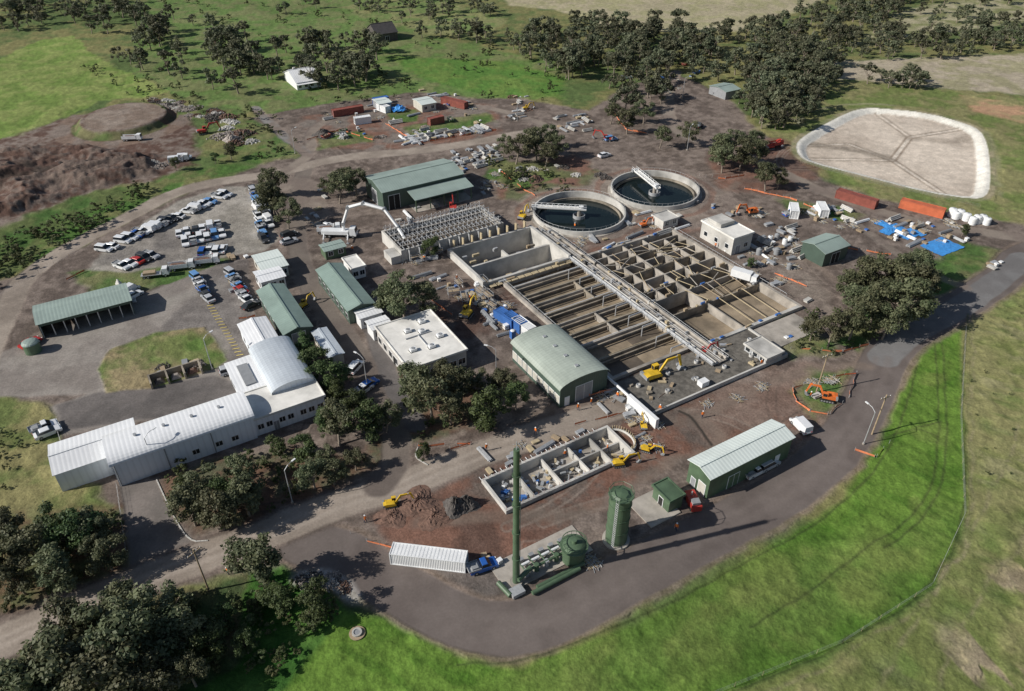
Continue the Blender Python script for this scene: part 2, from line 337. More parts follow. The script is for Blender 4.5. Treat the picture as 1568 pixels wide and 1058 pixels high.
road([(400,290),(470,275),(480,330)],9,DIRT2,GRAV2,amt=.8)
road([(430,265),(480,235),(470,200),(530,170),(620,150),(760,165),(830,190)],4,GRAV2,DIRT2)
road([(390,165),(430,205),(470,235)],4,(.23,.22,.21),DIRT2)
road([(1300,335),(1390,400),(1450,430),(1480,440)],3,GRAV2,DIRT2,amt=.6)
road([(1150,200),(1240,168),(1330,155),(1500,180),(1530,240),(1530,310)],2,(.30,.265,.18),OLV2,amt=.6,edge=1)
# crop field wheel tracks
for l in ([(1482,480),(1474,560),(1475,640),(1480,790),(1430,900),(1300,985),(1080,1080)],[(1430,525),(1437,600),(1436,680),(1425,765),(1350,825),(1240,905),(1150,960)],[(1442,525),(1449,600),(1448,690),(1435,775),(1355,840)],[(1350,672),(1405,655),(1436,668)],[(700,1018),(820,1010),(965,952),(1135,866),(1298,775),(1380,660),(1402,560)],[(1405,655),(1440,645)]):
    road(l,.3,(.04,.055,.02),(.07,.085,.03),edge=.35,warp=.5,veg=.6,amt=.85)
for l in ([(1568,640),(1500,800),(1400,960),(1330,1075)],[(1568,820),(1470,960),(1420,1075)],[(1490,480),(1486,640),(1490,800),(1440,910),(1310,1000),(1150,1075)]):
    road(l,.5,(.30,.26,.16),(.13,.14,.06),edge=.5,warp=1,veg=.8,amt=.6,n=n3)
for l in ([(820,640),(930,600),(1050,660),(1140,600),(1250,560),(1330,560)],[(640,800),(760,790),(900,790),(1040,700)],[(1050,630),(1120,670),(1060,700)],[(800,370),(930,350),(1080,310),(1130,280)],[(900,370),(1060,330),(1160,340),(1280,430)]):
    road(l,2.6,(.23,.18,.145),(.17,.135,.11),edge=.8,warp=1,amt=.55)
road([(90,520),(230,470),(330,440)],4,(.27,.25,.22),amt=.5,edge=1.5)
road([(455,885),(510,882),(545,915)],2.5,(.44,.41,.38),(.20,.19,.155),edge=.8,warp=1,n=n3,veg=0)
road([(1040,630),(1062,640),(1090,680)],.6,(.04,.036,.03),edge=.3)
# pond
POND=smoothc(wp([(1220,222),(1228,212),(1250,198),(1300,172),(1325,166),(1345,166),(1420,173),(1480,190),(1500,200),(1510,220),(1514,250),(1514,285),(1508,300),(1490,304),(1420,294),(1320,268),(1240,248),(1224,238)]),1)
dp=sd(POND,0,12)
put(ss(-3.0,-1.6,dp),(.19,.20,.10),(.32,.28,.18),.5)
put(ss(-.6,-.2,dp),(.74,.71,.64),(.64,.62,.56),-.5)
put(ss(2.8,3.6,dp+wx*.5),(.46,.39,.32),(.56,.485,.405),-.3,n=n1*.6+n2*.4)
Z-=1.3*ss(.2,4,dp)*(dp>-50)
for l in ([(1345,170),(1395,205),(1368,240)],[(1395,205),(1490,190)],[(1368,240),(1240,238)],[(1368,240),(1460,300)],[(1368,240),(1300,215),(1240,218)]):
    d=ld(wp(l)); inn=(dp>3); put(ss(1.7,1.1,d)*inn*.9,(.25,.20,.155),(.34,.28,.22),0); put(ss(.8,.4,d)*inn,(.60,.53,.45),None,0)
d=ld(wp([(1235,215),(1320,226),(1370,240)])); put(ss(4,0,d+wx*2)*(dp>3)*.7,(.2,.17,.135),None,0)
d=ld(wp([(1395,205),(1470,212),(1495,205)])); put(ss(5,0,d+wx*3)*(dp>3)*.6,(.23,.19,.15),None,0)
# mound and spoil heaps
mx,my=G(192,186); rr=np.hypot(X-mx,(Y-my)*.9)
Z+=2.2*ss(17.5,14.5,rr+wx*.8); put(ss(19,18,rr)*ss(15,15.6,rr),(.14,.082,.058),(.08,.072,.045),0); put(ss(14.5,13,rr),(.25,.205,.17),(.19,.145,.115),0)
put(ss(25,24,rr)*ss(18.5,19.5,rr)*(Y<my+8),(.19,.135,.105),DIRT2,0)
put(ss(19,18,rr)*ss(14.5,15.5,rr)*(Y<my-4)*.8,(.09,.15,.045),(.15,.145,.07),1)
sp=sd(wp([(-200,255),(60,222),(150,222),(250,240),(240,270),(150,290),(0,340),(-200,390)]),3)
rid=1-np.abs(fbm(X*.8+Y*.6,(Y*.8-X*.6)*2.4,18,71,4)-.5)*4
Z+=ss(0,6,sp)*(.3+2.6*np.clip(rid,0,1)+.9*n3)
put(ss(0,3,sp)*ss(.5,.6,n3*.5+n2*.5)*.6,(.075,.058,.048),(.10,.07,.055),0)
sp2=sd(wp([(0,270),(90,235),(100,255),(0,300)]),1); put(ss(-.5,2,sp2),(.06,.046,.038),RED2,0)
# sunken works
O=G(870,390); Os=S(*O)
def sink(p0,p1,q0,q1,dep):
    global Z
    poly=[W(p0,q0),W(p1,q0),W(p1,q1),W(p0,q1)]
    d=sd(poly,0,2); Z=np.where(d>0,-dep,Z)
def srel(p0,p1,q0,q1): return (Os[0]+p0,Os[0]+p1,Os[1]+q0,Os[1]+q1)
sink(*srel(-23,0,-50,-3),4.2); sink(*srel(0,33,-51,-4),5.2); sink(*srel(-28,-2,-3,16),5.5)
T3=srect([(740,738),(778,783),(972,690),(925,655)],.6); sink(*T3,2.6)
CL=[(G(887,322,1.5),13.8),(G(1003,287,1.5),13.8)]
for (cx,cy),r in CL:
    rr=np.hypot(X-cx,Y-cy); put(ss(22,18,rr+wx*2),DIRT2,GRAV2,0); put(ss(19.5,18.5,rr+wx)*ss(16.5,17.5,rr+wx)*.6,RED2,RED,0); Z=np.where(rr<r-.1,-5,Z)
Z+=np.where((VEG>.5)&(np.abs(Z)<.01),(n2-.5)*.6+(n3-.5)*.35,0)
far=ss(650,2500,Y); Z+=far*60*n4
sm=np.clip(1+VEG,0.35,1)
C*=(1+(.5*(n3-.5))*sm)[:,None]*(0.87+.3*n1)[:,None]
nr,nc=Xg.shape
me=bpy.data.meshes.new('ground'); nv=len(X); me.vertices.add(nv)
me.vertices.foreach_set('co',np.stack([X,Y,Z],1).astype(np.float32).ravel())
ii=np.arange(nv).reshape(nr,nc); Q=np.stack([ii[:-1,:-1],ii[:-1,1:],ii[1:,1:],ii[1:,:-1]],-1).reshape(-1,4)
def setq(me,Q):
    n=len(Q); me.loops.add(n*4); me.polygons.add(n)
    me.loops.foreach_set('vertex_index',Q.astype(np.int32).ravel()); me.polygons.foreach_set('loop_start',np.arange(0,4*n,4,dtype=np.int32))
    try: me.polygons.foreach_set('loop_total',np.full(n,4,dtype=np.int32))
    except Exception: pass
setq(me,Q)
at=me.attributes.new('Col','FLOAT_COLOR','POINT'); at.data.foreach_set('color',np.concatenate([C,np.ones((nv,1))],1).astype(np.float32).ravel())
at=me.attributes.new('veg','FLOAT','POINT'); at.data.foreach_set('value',VEG.astype(np.float32))
me.update(calc_edges=True); me.validate()
me.polygons.foreach_set('use_smooth',np.ones(len(me.polygons),bool))
m=bpy.data.materials.new('ground_surface'); m.use_nodes=True; nt=m.node_tree;N=nt.nodes;L=nt.links;b=N['Principled BSDF']
b.inputs['Roughness'].default_value=.95; b.inputs['Specular IOR Level'].default_value=.15
ac=N.new('ShaderNodeAttribute'); ac.attribute_name='Col'; av=N.new('ShaderNodeAttribute'); av.attribute_name='veg'
geo=N.new('ShaderNodeNewGeometry')
def noi(s,d=5,r=.6):
    n=N.new('ShaderNodeTexNoise'); n.inputs['Scale'].default_value=s; n.inputs['Detail'].default_value=d; n.inputs['Roughness'].default_value=r; L.new(geo.outputs['Position'],n.inputs['Vector']); return n
def mr(src,a,b_,c,d):
    n=N.new('ShaderNodeMapRange'); n.inputs[1].default_value=a;n.inputs[2].default_value=b_;n.inputs[3].default_value=c;n.inputs[4].default_value=d; L.new(src,n.inputs[0]); return n.outputs[0]
def mth(op,a,b_):
    n=N.new('ShaderNodeMath'); n.operation=op
    for i,s in((0,a),(1,b_)):
        if isinstance(s,(int,float)): n.inputs[i].default_value=s
        else: L.new(s,n.inputs[i])
    return n.outputs[0]
def fmix(fac,a,b_):
    n=N.new('ShaderNodeMix'); n.data_type='FLOAT'; L.new(fac,n.inputs[0])
    for i,s in((2,a),(3,b_)):
        if isinstance(s,(int,float)): n.inputs[i].default_value=s
        else: L.new(s,n.inputs[i])
    return n.outputs[0]
na=noi(2.2,4,.68); nb=noi(.45,3,.6)
f=mth('MULTIPLY',mr(na.outputs[0],.3,.7,.68,1.32),mr(nb.outputs[0],.3,.7,.84,1.16))
fv=mth('MULTIPLY',mr(na.outputs[0],.3,.7,.72,1.22),mr(nb.outputs[0],.3,.7,.86,1.14))
f=fmix(mr(av.outputs['Fac'],0,1,0,1),f,fv)
f=fmix(mr(av.outputs['Fac'],-1,0,.75,0),f,1.0)
vs=N.new('ShaderNodeVectorMath'); vs.operation='SCALE'; L.new(ac.outputs['Color'],vs.inputs[0]); L.new(f,vs.inputs['Scale']); L.new(vs.outputs[0],b.inputs['Base Color'])
bp=N.new('ShaderNodeBump'); bp.inputs['Strength'].default_value=.65; bp.inputs['Distance'].default_value=.22
hsum=mth('ADD',mth('MULTIPLY',na.outputs[0],mr(av.outputs['Fac'],-1,1,.05,1.1)),mth('MULTIPLY',nb.outputs[0],mr(av.outputs['Fac'],-1,0,.3,1.3))); L.new(hsum,bp.inputs['Height']); L.new(bp.outputs[0],b.inputs['Normal'])
me.materials.append(m); g=bpy.data.objects.new('ground',me); sc.collection.objects.link(g)
# ---------------------------------------------------------------- trees
lm=bpy.data.materials.new('foliage'); lm.use_nodes=True; nt=lm.node_tree;N=nt.nodes;L=nt.links;b=N['Principled BSDF']
b.inputs['Roughness'].default_value=.6; b.inputs['Specular IOR Level'].default_value=.3
ac=N.new('ShaderNodeAttribute'); ac.attribute_name='Col'; oi=N.new('ShaderNodeObjectInfo')
hs=N.new('ShaderNodeHueSaturation'); L.new(ac.outputs['Color'],hs.inputs['Color'])
def mr2(src,a,b_):
    n=N.new('ShaderNodeMapRange'); n.inputs[3].default_value=a;n.inputs[4].default_value=b_; L.new(src,n.inputs[0]); return n.outputs[0]
L.new(mr2(oi.outputs['Random'],.465,.525),hs.inputs['Hue']); L.new(mr2(oi.outputs['Random'],.78,1.28),hs.inputs['Value'])
L.new(hs.outputs[0],b.inputs['Base Color'])
tr=N.new('ShaderNodeBsdfTranslucent'); L.new(hs.outputs[0],tr.inputs['Color']); mx_=N.new('ShaderNodeMixShader'); mx_.inputs[0].default_value=.25
L.new(b.outputs[0],mx_.inputs[1]); L.new(tr.outputs[0],mx_.inputs[2]); L.new(mx_.outputs[0],N['Material Output'].inputs['Surface'])
def tree_mesh(name,seed,Ht=10,spread=.36,nc=22,lpc=200,leaf=.26,pal=((.08,.095,.048),(.175,.18,.10)),lo=.34,trunk=True):
    r=np.random.default_rng(seed); V=[];Qd=[];Co=[];MI=[]
    def cyl(p0,p1,a,b_,n=6):
        o=sum(len(v) for v in V); p0=np.array(p0);p1=np.array(p1);d=p1-p0;d=d/np.linalg.norm(d)
        e1=np.cross(d,[0.3,.9,.1]);e1/=np.linalg.norm(e1);e2=np.cross(d,e1); t=np.arange(n)*2*np.pi/n
        ring=np.outer(np.cos(t),e1)+np.outer(np.sin(t),e2)
        V.append(np.concatenate([p0+ring*a,p1+ring*b_])); i=np.arange(n);j=(i+1)%n
        Qd.append(np.stack([i,j,j+n,i+n],1)+o); Co.append(np.tile([.2,.17,.13],(2*n,1))); MI.append(np.zeros(n,int))
    lean=r.normal(0,.04*Ht,2)
    top=np.array([lean[0],lean[1],Ht*.45])
    if trunk: cyl((0,0,-.3),top*.5,Ht*.028,Ht*.022); cyl(top*.5,top,Ht*.022,Ht*.015)
    sk=r.uniform(.8,1.25)
    for k in range(nc):
        a=r.uniform(0,2*np.pi); zz=lo+(.93-lo)*r.random()**.8; w=spread*math.sqrt(max(.08,1-((zz-.55)/.45)**2))
        rad=w*math.sqrt(r.random()); c=np.array([lean[0]+math.cos(a)*rad*Ht*sk,lean[1]+math.sin(a)*rad*Ht/sk,zz*Ht])
        rc=Ht*r.uniform(.065,.15)
        if trunk and k%2==0: cyl(top*r.uniform(.6,1),c,Ht*.010,Ht*.004,4)
        n=int(lpc*(rc/(Ht*.12))**2); d=r.normal(size=(n,3)); d/=np.linalg.norm(d,axis=1)[:,None]
        pos=c+d*rc*(.4+.75*r.random((n,1)))*np.array([1,1,.7])
        nn=d*.7+r.normal(size=(n,3))*.5+np.array([0,0,.45]); nn/=np.linalg.norm(nn,axis=1)[:,None]
        e1=np.cross(nn,r.normal(size=(n,3)));e1/=np.linalg.norm(e1,axis=1)[:,None];e2=np.cross(nn,e1)
        s=leaf*r.uniform(.5,1.2,(n,1)); s2=s*r.uniform(.4,.8,(n,1))
        o=sum(len(v) for v in V)
        V.append(np.stack([pos-e1*s,pos-e2*s2,pos+e1*s,pos+e2*s2],1).reshape(-1,3))
        Qd.append(np.arange(n*4).reshape(n,4)+o); f=r.random()*.8; f=np.clip(f+r.normal(0,.25,(n,1)),-.2,1.3)
        cc=np.array(pal[0])*(1-f)+np.array(pal[1])*f; Co.append(np.repeat(cc,4,0)); MI.append(np.ones(n,int))
    V=np.concatenate(V);Qd=np.concatenate(Qd);Co=np.concatenate(Co);MI=np.concatenate(MI)
    me=bpy.data.meshes.new(name); me.vertices.add(len(V)); me.vertices.foreach_set('co',V.astype(np.float32).ravel()); setq(me,Qd)
    at=me.attributes.new('Col','FLOAT_COLOR','POINT'); at.data.foreach_set('color',np.concatenate([Co,np.ones((len(Co),1))],1).astype(np.float32).ravel())
    me.materials.append(M_bark); me.materials.append(lm); me.update(calc_edges=True); me.polygons.foreach_set('material_index',MI.astype(np.int32)); return me
EUC=[tree_mesh('eucalyptus_crown',s,spread=random.uniform(.32,.46),nc=random.randint(20,30)) for s in range(9)]
GRN=[tree_mesh('broadleaf_crown',40+s,spread=.36,nc=26,lo=.2,pal=((.05,.08,.03),(.115,.16,.058))) for s in range(4)]
FAR=[tree_mesh('distant_crown',80+s,spread=random.uniform(.32,.44),nc=15,lpc=75,leaf=.45,lo=.25,pal=((.085,.10,.058),(.165,.172,.105))) for s in range(7)]  # palette slightly desaturated: distance haze is put into the leaf colours
SHR=[tree_mesh('shrub_crown',120+s,spread=.45,nc=12,lpc=90,leaf=.5,lo=.15,trunk=False,pal=((.06,.085,.03),(.145,.16,.07))) for s in range(4)]
def tree(u,v,h,kind='e'):
    x,y_=G(u,v); me=random.choice({'e':EUC,'g':GRN}[kind]); s=h/10
    place(me,'eucalyptus_tree' if kind=='e' else 'broadleaf_tree',(x,y_,0),random.uniform(0,6.28),(s*random.uniform(.95,1.2),s*random.uniform(.95,1.2),s))
TR=[(620,492,13,'e'),(650,480,9,'e'),(598,478,9,'e'),(662,645,13,'e'),(705,622,9,'e'),(635,612,9,'e'),(680,600,8,'e'),(745,660,10,'g'),(790,628,7,'g'),(772,605,7,'e'),(730,600,6,'e'),(690,650,8,'e'),
 (470,545,6,'g'),(488,572,7,'g'),(508,598,8,'g'),(528,588,5,'g'),(520,620,6,'g'),(520,682,9,'e'),(562,672,9,'g'),(592,662,7,'e'),(548,642,7,'g'),(505,665,7,'g'),
 (300,805,9,'e'),(342,812,9,'e'),(382,790,9,'e'),(322,772,8,'e'),(370,745,7,'e'),(290,770,6,'g'),(482,748,7,'e'),(512,742,6,'e'),(430,702,5,'g'),(470,704,6,'g'),(500,715,5,'e'),(360,780,8,'g'),(545,720,5,'e'),
 (403,885,11,'e'),(20,885,9,'e'),(62,868,10,'e'),(100,902,9,'e'),(132,850,9,'g'),(165,832,8,'e'),(110,832,9,'g'),(172,872,8,'e'),(10,840,8,'e'),(40,910,8,'e'),
 (225,1005,13,'e'),(150,1045,13,'e'),(262,962,9,'e'),(125,1005,10,'e'),(85,1075,12,'e'),(330,1005,7,'g'),(300,1050,7,'e'),(190,1080,12,'e'),(432,935,6,'g'),(492,942,7,'g'),(255,1070,9,'e'),(350,960,5,'g'),(285,1000,9,'e'),(195,965,9,'e'),(120,1070,11,'e'),(380,1000,5,'g'),
 (1268,530,9,'e'),(1330,505,13,'e'),(1372,505,14,'e'),(1400,482,12,'e'),(1300,520,11,'e'),(1350,450,12,'e'),(1240,522,7,'e'),(1390,435,10,'e'),(1320,455,11,'e'),(1375,465,12,'e'),(1300,490,10,'e'),(1350,520,10,'e'),(1410,455,9,'e'),(1290,455,8,'e'),
 (430,335,12,'e'),(422,302,10,'e'),(442,350,9,'e'),(420,330,8,'e'),(520,312,10,'e'),(546,302,9,'e'),(532,290,8,'e'),(505,300,7,'e'),(790,252,10,'e'),(822,247,11,'e'),(852,242,9,'e'),(770,242,8,'e'),(812,232,9,'e'),(840,228,9,'e'),(835,255,8,'e'),
 (780,292,4,'g'),(800,272,4,'g'),(815,285,3,'g'),(1100,252,11,'e'),(1132,262,11,'e'),(1172,292,9,'e'),(1050,222,9,'e'),(1010,227,8,'e'),(1160,250,9,'e'),(1118,240,9,'e'),(1190,290,7,'e'),(1150,232,8,'e'),
 (1105,265,9,'e'),(960,205,10,'e'),(985,190,9,'e'),(935,190,8,'e'),(1472,362,4,'g'),(270,262,5,'e'),(355,245,6,'e'),(330,250,4,'g'),(660,395,6,'g'),(1010,110,9,'e'),(650,705,4,'g'),(1148,410,3,'g')]
for t in TR: tree(*t)
def mass(name,px,n,hmin,hmax,protos):
    e=bpy.data.objects.new(name,None); sc.collection.objects.link(e)
    for k,(x,y_) in enumerate(inpoly(px,n)):
        h=random.uniform(hmin,hmax)/10; place(random.choice(protos),'crown',(x,y_,0),random.uniform(0,6.28),(h*random.uniform(.9,1.25),h*random.uniform(.9,1.25),h),e)
for px,n,a,b_,pr in [
 ([(180,20),(260,20),(400,70),(560,70),(600,110),(520,150),(420,120),(340,165),(250,130),(170,90)],55,6,12,FAR),
 ([(320,70),(400,60),(400,140),(350,170),(320,150)],12,9,13,FAR),([(470,70),(560,70),(600,120),(500,160),(460,120)],20,8,12,FAR),
 ([(540,-10),(740,5),(770,50),(860,60),(850,90),(680,75),(600,40),(540,15)],45,5,10,FAR),
 ([(780,60),(860,40),(1010,48),(1130,55),(1250,20),(1300,0),(1400,0),(1330,60),(1290,90),(1250,160),(1160,190),(1100,130),(1000,110),(900,105),(850,120),(780,80)],240,6,12,FAR),
 ([(1140,90),(1250,70),(1260,150),(1220,200),(1140,200)],42,7,12,FAR),
 ([(860,90),(1030,90),(1010,170),(960,200),(930,150),(870,150)],34,7,12,FAR),
 ([(1290,55),(1568,40),(1568,75),(1470,90),(1300,95)],66,5,10,FAR),([(1420,-5),(1568,-10),(1568,40),(1380,60)],24,5,9,FAR),
 ([(1240,115),(1470,130),(1470,140),(1250,130)],12,5,9,FAR),([(-20,0),(90,0),(130,30),(60,45),(-20,55)],36,6,11,FAR),([(100,0),(220,-10),(230,40),(130,70)],22,6,11,FAR),
 ([(300,-10),(560,-20),(560,20),(380,30)],12,5,8,FAR),
 ([(1300,-15),(1568,-40),(1568,-10),(1400,10)],40,6,10,FAR)]:
    mass('distant_tree_belt',px,n,a,b_,pr)
for px,n,a,b_ in [([(-30,395),(100,330),(200,290),(240,270),(215,310),(120,365),(0,440),(-30,460)],80,1.5,4),
 ([(100,90),(300,140),(340,230),(280,200),(200,150)],36,1.2,3),([(640,80),(860,110),(860,160),(740,150)],22,1.5,3.5),
 ([(420,120),(620,110),(640,150),(480,160)],30,1.5,4),([(740,245),(860,270),(880,300),(790,290)],30,1,3),
 ([(250,720),(420,690),(560,715),(470,770),(300,820)],50,1,2.8),([(0,820),(190,790),(190,870),(0,940)],50,1,3),([(100,950),(420,880),(540,935),(430,1058),(150,1058)],95,1,3.2),
 ([(600,560),(750,600),(760,660),(640,670)],36,1,2.8),([(1230,480),(1400,470),(1330,540),(1220,545)],25,1,3),([(360,160),(470,190),(460,245),(340,240)],25,1,3.5),
 ([(240,5),(560,0),(760,60),(860,90),(780,100),(640,80),(400,60)],55,1.5,4),([(-10,640),(20,640),(40,700),(0,760)],8,1,2),([(1485,520),(1568,430),(1568,700),(1490,800)],14,.4,.9)]:
    mass('shrub_thicket',px,n,a,b_,SHR)
# ---------------------------------------------------------------- building helpers
def profile(w,h,rise,kind):
    if kind=='gable': return [(-w/2,h),(0,h+rise),(w/2,h)]
    if kind=='arch': return [(-w/2*math.cos(math.pi*i/14),h+rise*math.sin(math.pi*i/14)) for i in range(15)]
    if kind=='skillion': return [(-w/2,h),(w/2,h+rise)]
    return [(-w/2,h),(w/2,h)]
def shed(mb,R,o,h,rise,kind,axis,wall,roof,over=.35):
    p0,p1,q0,q1=R; cx,cy=(p0+p1)/2-o[0],(q0+q1)/2-o[1]; Lp,Lq=p1-p0,q1-q0
    w,l=(Lq,Lp) if axis=='p' else (Lp,Lq)
    pr=profile(w,h,rise,kind); ax='x' if axis=='p' else 'y'
    M=Matrix.Translation((cx,cy,0))
    mb.prism([(-w/2,0)]+pr+[(w/2,0)],-l/2,l/2,wall,ax,M)
    k=1+2*over/w; top=[(a*k,z+.16+(0 if kind!='gable' or abs(a)<.1 else -over*rise/(w/2))) for a,z in pr]; bot=[(a,z-.12) for a,z in top]
    for i in range(len(top)-1):
        mb.prism([top[i],top[i+1],bot[i+1],bot[i]],-l/2-over,l/2+over,roof,ax,M)
    if kind=='gable':
        if axis=='p': mb.box((cx,cy,h+rise+.2),(l+.7,.5,.1),roof)
        else: mb.box((cx,cy,h+rise+.2),(.5,l+.7,.1),roof)
    if kind=='flat':
        for (a,b_,c,d) in((-Lp/2-.3,Lp/2+.3,-Lq/2-.3,-Lq/2-.08),(-Lp/2-.3,Lp/2+.3,Lq/2+.08,Lq/2+.3),(-Lp/2-.3,-Lp/2-.08,-Lq/2-.08,Lq/2+.08),(Lp/2+.08,Lp/2+.3,-Lq/2-.08,Lq/2+.08)):
            mb.bb(cx+a,cx+b_,cy+c,cy+d,h-.15,h+.35,roof)
def openings(mb,R,o,face,items):
    p0,p1,q0,q1=[R[0]-o[0],R[1]-o[0],R[2]-o[1],R[3]-o[1]]
    for fr,w,z0,z1,mt in items:
        if face in('-q','+q'):
            yy=q0-.03 if face=='-q' else q1+.03; x=p0+(p1-p0)*fr
            mb.box((x,yy,(z0+z1)/2),(w+.24,.05,z1-z0+.24),M_white); mb.box((x,yy+(-.03 if face=='-q' else .03),(z0+z1)/2),(w,.05,z1-z0),mt)
            mb.box((x,yy+(-.05 if face=='-q' else .05),(z0+z1)/2),(.06,.05,z1-z0),M_white)
        else:
            x=p0-.03 if face=='-p' else p1+.03; yy=q0+(q1-q0)*fr
            mb.box((x,yy,(z0+z1)/2),(.05,w+.24,z1-z0+.24),M_white); mb.box((x+(-.03 if face=='-p' else .03),yy,(z0+z1)/2),(.05,w,z1-z0),mt)
def ctr(R): return ((R[0]+R[1])/2,(R[2]+R[3])/2)
def fin(mb,name,o): x,y_=W(*o); return mb.obj(name,(x,y_,0),TH)
# white warehouse complex
R1=srect([(160,676),(172,712),(387,640),(368,600)],5.2); o=ctr(R1); mb=MB()
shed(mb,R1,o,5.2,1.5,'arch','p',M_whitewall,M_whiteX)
xe=S(*G(505,622,4))[0]
R2=(R1[1]-.01,xe,R1[2]+.5,R1[2]+9); shed(mb,R2,o,4.2,.0,'flat','p',M_whitewall,M_flatroof)
openings(mb,R2,o,'-q',[(f,1.1,1.5,2.6,M_glass) for f in(.08,.2,.38,.5,.68,.8,.93)]+[(.29,1.0,.0,2.1,M_grey)])
openings(mb,R1,o,'-q',[(.72,1.2,1.4,2.4,M_glass),(.84,1.2,1.4,2.4,M_glass),(.55,1.2,1.4,2.4,M_glass)])
openings(mb,R1,o,'-p',[(.5,4.2,0,4.2,M_whitewall)])
for f in (.0,.34,.67): mb.cyl((R1[0]-o[0]+(R1[1]-R1[0])*f+.3,R1[2]-o[1]-.1,0),(R1[0]-o[0]+(R1[1]-R1[0])*f+.3,R1[2]-o[1]-.1,5.1),.09,M_grey,6)
qe=S(*G(420,530,4))[1]
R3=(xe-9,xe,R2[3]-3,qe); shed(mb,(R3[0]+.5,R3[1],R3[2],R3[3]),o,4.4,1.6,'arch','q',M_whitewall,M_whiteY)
openings(mb,(R3[0]+.5,R3[1],R3[2],R3[3]),o,'-p',[(.85,1.2,1.4,2.5,M_glass)])
R4=(R3[0]-5,R3[0]+.4,R3[2]+3,R3[3]-1); shed(mb,R4,o,3.8,.3,'skillion','q',M_whitewall,M_whiteX); openings(mb,R4,o,'-p',[(.3,1.2,1.2,2.4,M_glass),(.6,1.2,1.2,2.4,M_glass),(.8,1.1,0,2.1,M_grey)])
mb.box(((R4[0]+R4[1])/2-o[0],(R4[2]+R4[3])/2-o[1],4.3),(2.2,(R4[3]-R4[2])*.6,.25),M_grey)
R5=srect([(365,495),(402,487),(436,527),(392,546)],4); shed(mb,R5,o,3.8,.5,'gable','q',M_whitewall,M_whiteX)
openings(mb,R5,o,'-p',[(.25,1.2,1.2,2.4,M_glass),(.5,1.2,1.2,2.4,M_glass),(.75,1.2,1.2,2.4,M_glass)])
R6=(R1[0]-9,R1[0]+5,R1[3]-4,R1[3]+4.5); shed(mb,R6,o,4.2,.9,'gable','p',M_whitewall,M_whiteX)
R7=(R1[0]-9,R1[0]-.4,R1[2]+5.5,R1[3]-4.3); shed(mb,R7,o,4.0,.2,'skillion','p',M_whitewall,M_whiteX)
for f in(.2,.4,.6,.8): mb.cyl((R1[0]-o[0]+(R1[1]-R1[0])*f,0,6.6),(R1[0]-o[0]+(R1[1]-R1[0])*f,0,7.3),.3,M_steel,8)
fin(mb,'white_warehouse',o)
# open vehicle shed, left
R=srect([(52,468),(190,434),(199,458),(57,496)],4.2); o=ctr(R); mb=MB()
p0,p1,q0,q1=[R[0]-o[0],R[1]-o[0],R[2]-o[1],R[3]-o[1]]
mb.bb(p0,p1,q1-.2,q1,0,4.0,M_greenwall); mb.bb(p0,p0+.15,q0,q1-.2,0,4,M_greenwall); mb.bb(p1-.15,p1,q0,q1-.2,0,4,M_greenwall)
n=8
for i in range(n+1):
    x=p0+.2+(p1-p0-.4)*i/n; mb.box((x,q0+.2,2),(.22,.22,4),M_steel)
mb.prism([(q0-.5,4.1),(0,4.9),(q1+.4,4.1),(0,4.78)],p0-.4,p1+.4,M_greenX,'x')
mb.bb(p0,p1,q0-.02,q0+.1,3.2,4.05,M_greenwall)
for i in range(3): mb.box((p0+3+i*4.5,q1-1.2,.8),(2.4,1.5,1.6),random.choice([M_blue,M_grey,M_timber]))
fin(mb,'open_vehicle_shed',o)
def simple(name,px,h,rise,kind,axis,wall,roof,front=(),side=(),extra=None):
    R=srect(px,h); o=ctr(R); mb=MB(); shed(mb,R,o,h,rise,kind,axis,wall,roof); openings(mb,R,o,'-q',front); openings(mb,R,o,'-p',side)
    if extra: extra(mb,(R[0]-o[0],R[1]-o[0],R[2]-o[1],R[3]-o[1]))
    return fin(mb,name,o)
wins=lambda n,z0=1,z1=2.2,w=1.2:[((i+.5)/n,w,z0,z1,M_glass) for i in range(n)]
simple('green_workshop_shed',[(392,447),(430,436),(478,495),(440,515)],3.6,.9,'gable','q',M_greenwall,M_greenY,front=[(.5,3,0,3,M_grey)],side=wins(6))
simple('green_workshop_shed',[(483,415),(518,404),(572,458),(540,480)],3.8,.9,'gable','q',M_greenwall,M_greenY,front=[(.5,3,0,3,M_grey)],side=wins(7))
simple('site_office',[(393,388),(437,382),(430,412),(393,415)],3,.3,'gable','p',M_cream,M_paleX,front=wins(3),side=wins(2))
simple('site_office',[(392,415),(428,408),(435,425),(395,432)],3,.3,'gable','p',M_white,M_whiteX,front=wins(3),side=wins(2))
simple('portable_cabin',[(528,395),(548,391),(556,408),(535,413)],3.2,0,'flat','p',M_white,M_flatroof,front=wins(2))
simple('portable_cabin',[(544,475),(576,465),(582,478),(550,489)],3,.2,'gable','p',M_white,M_whiteX,front=wins(2))
simple('portable_cabin',[(562,492),(590,484),(598,497),(570,506)],3,.2,'gable','p',M_white,M_whiteX,front=wins(2))
simple('portable_cabin',[(478,508),(500,503),(524,540),(505,548)],2.6,.2,'gable','q',M_cream,M_whiteY,side=wins(3))
simple('portable_cabin',[(490,375),(522,368),(528,378),(497,385)],2.6,.2,'gable','p',M_green,M_greenX,front=wins(2))
def ac(mb,r):
    for a,b_ in((.1,.1),(.22,.3),(-.1,.2),(.3,-.1),(-.25,-.2),(.05,-.25)):
        x,y_=a*(r[1]-r[0]),b_*(r[3]-r[2]); mb.box((x,y_,4.65),(1.4,1.1,.8),M_white); mb.cyl((x,y_,5.05),(x,y_,5.15),.4,M_grey,10); mb.box((x,y_,4.3),(1.7,1.4,.12),M_grey)
    mb.cyl((-3,1,4.5),(3,1,4.5),.15,M_steel,6); mb.cyl((0,-4,4.5),(0,1,4.5),.15,M_steel,6)
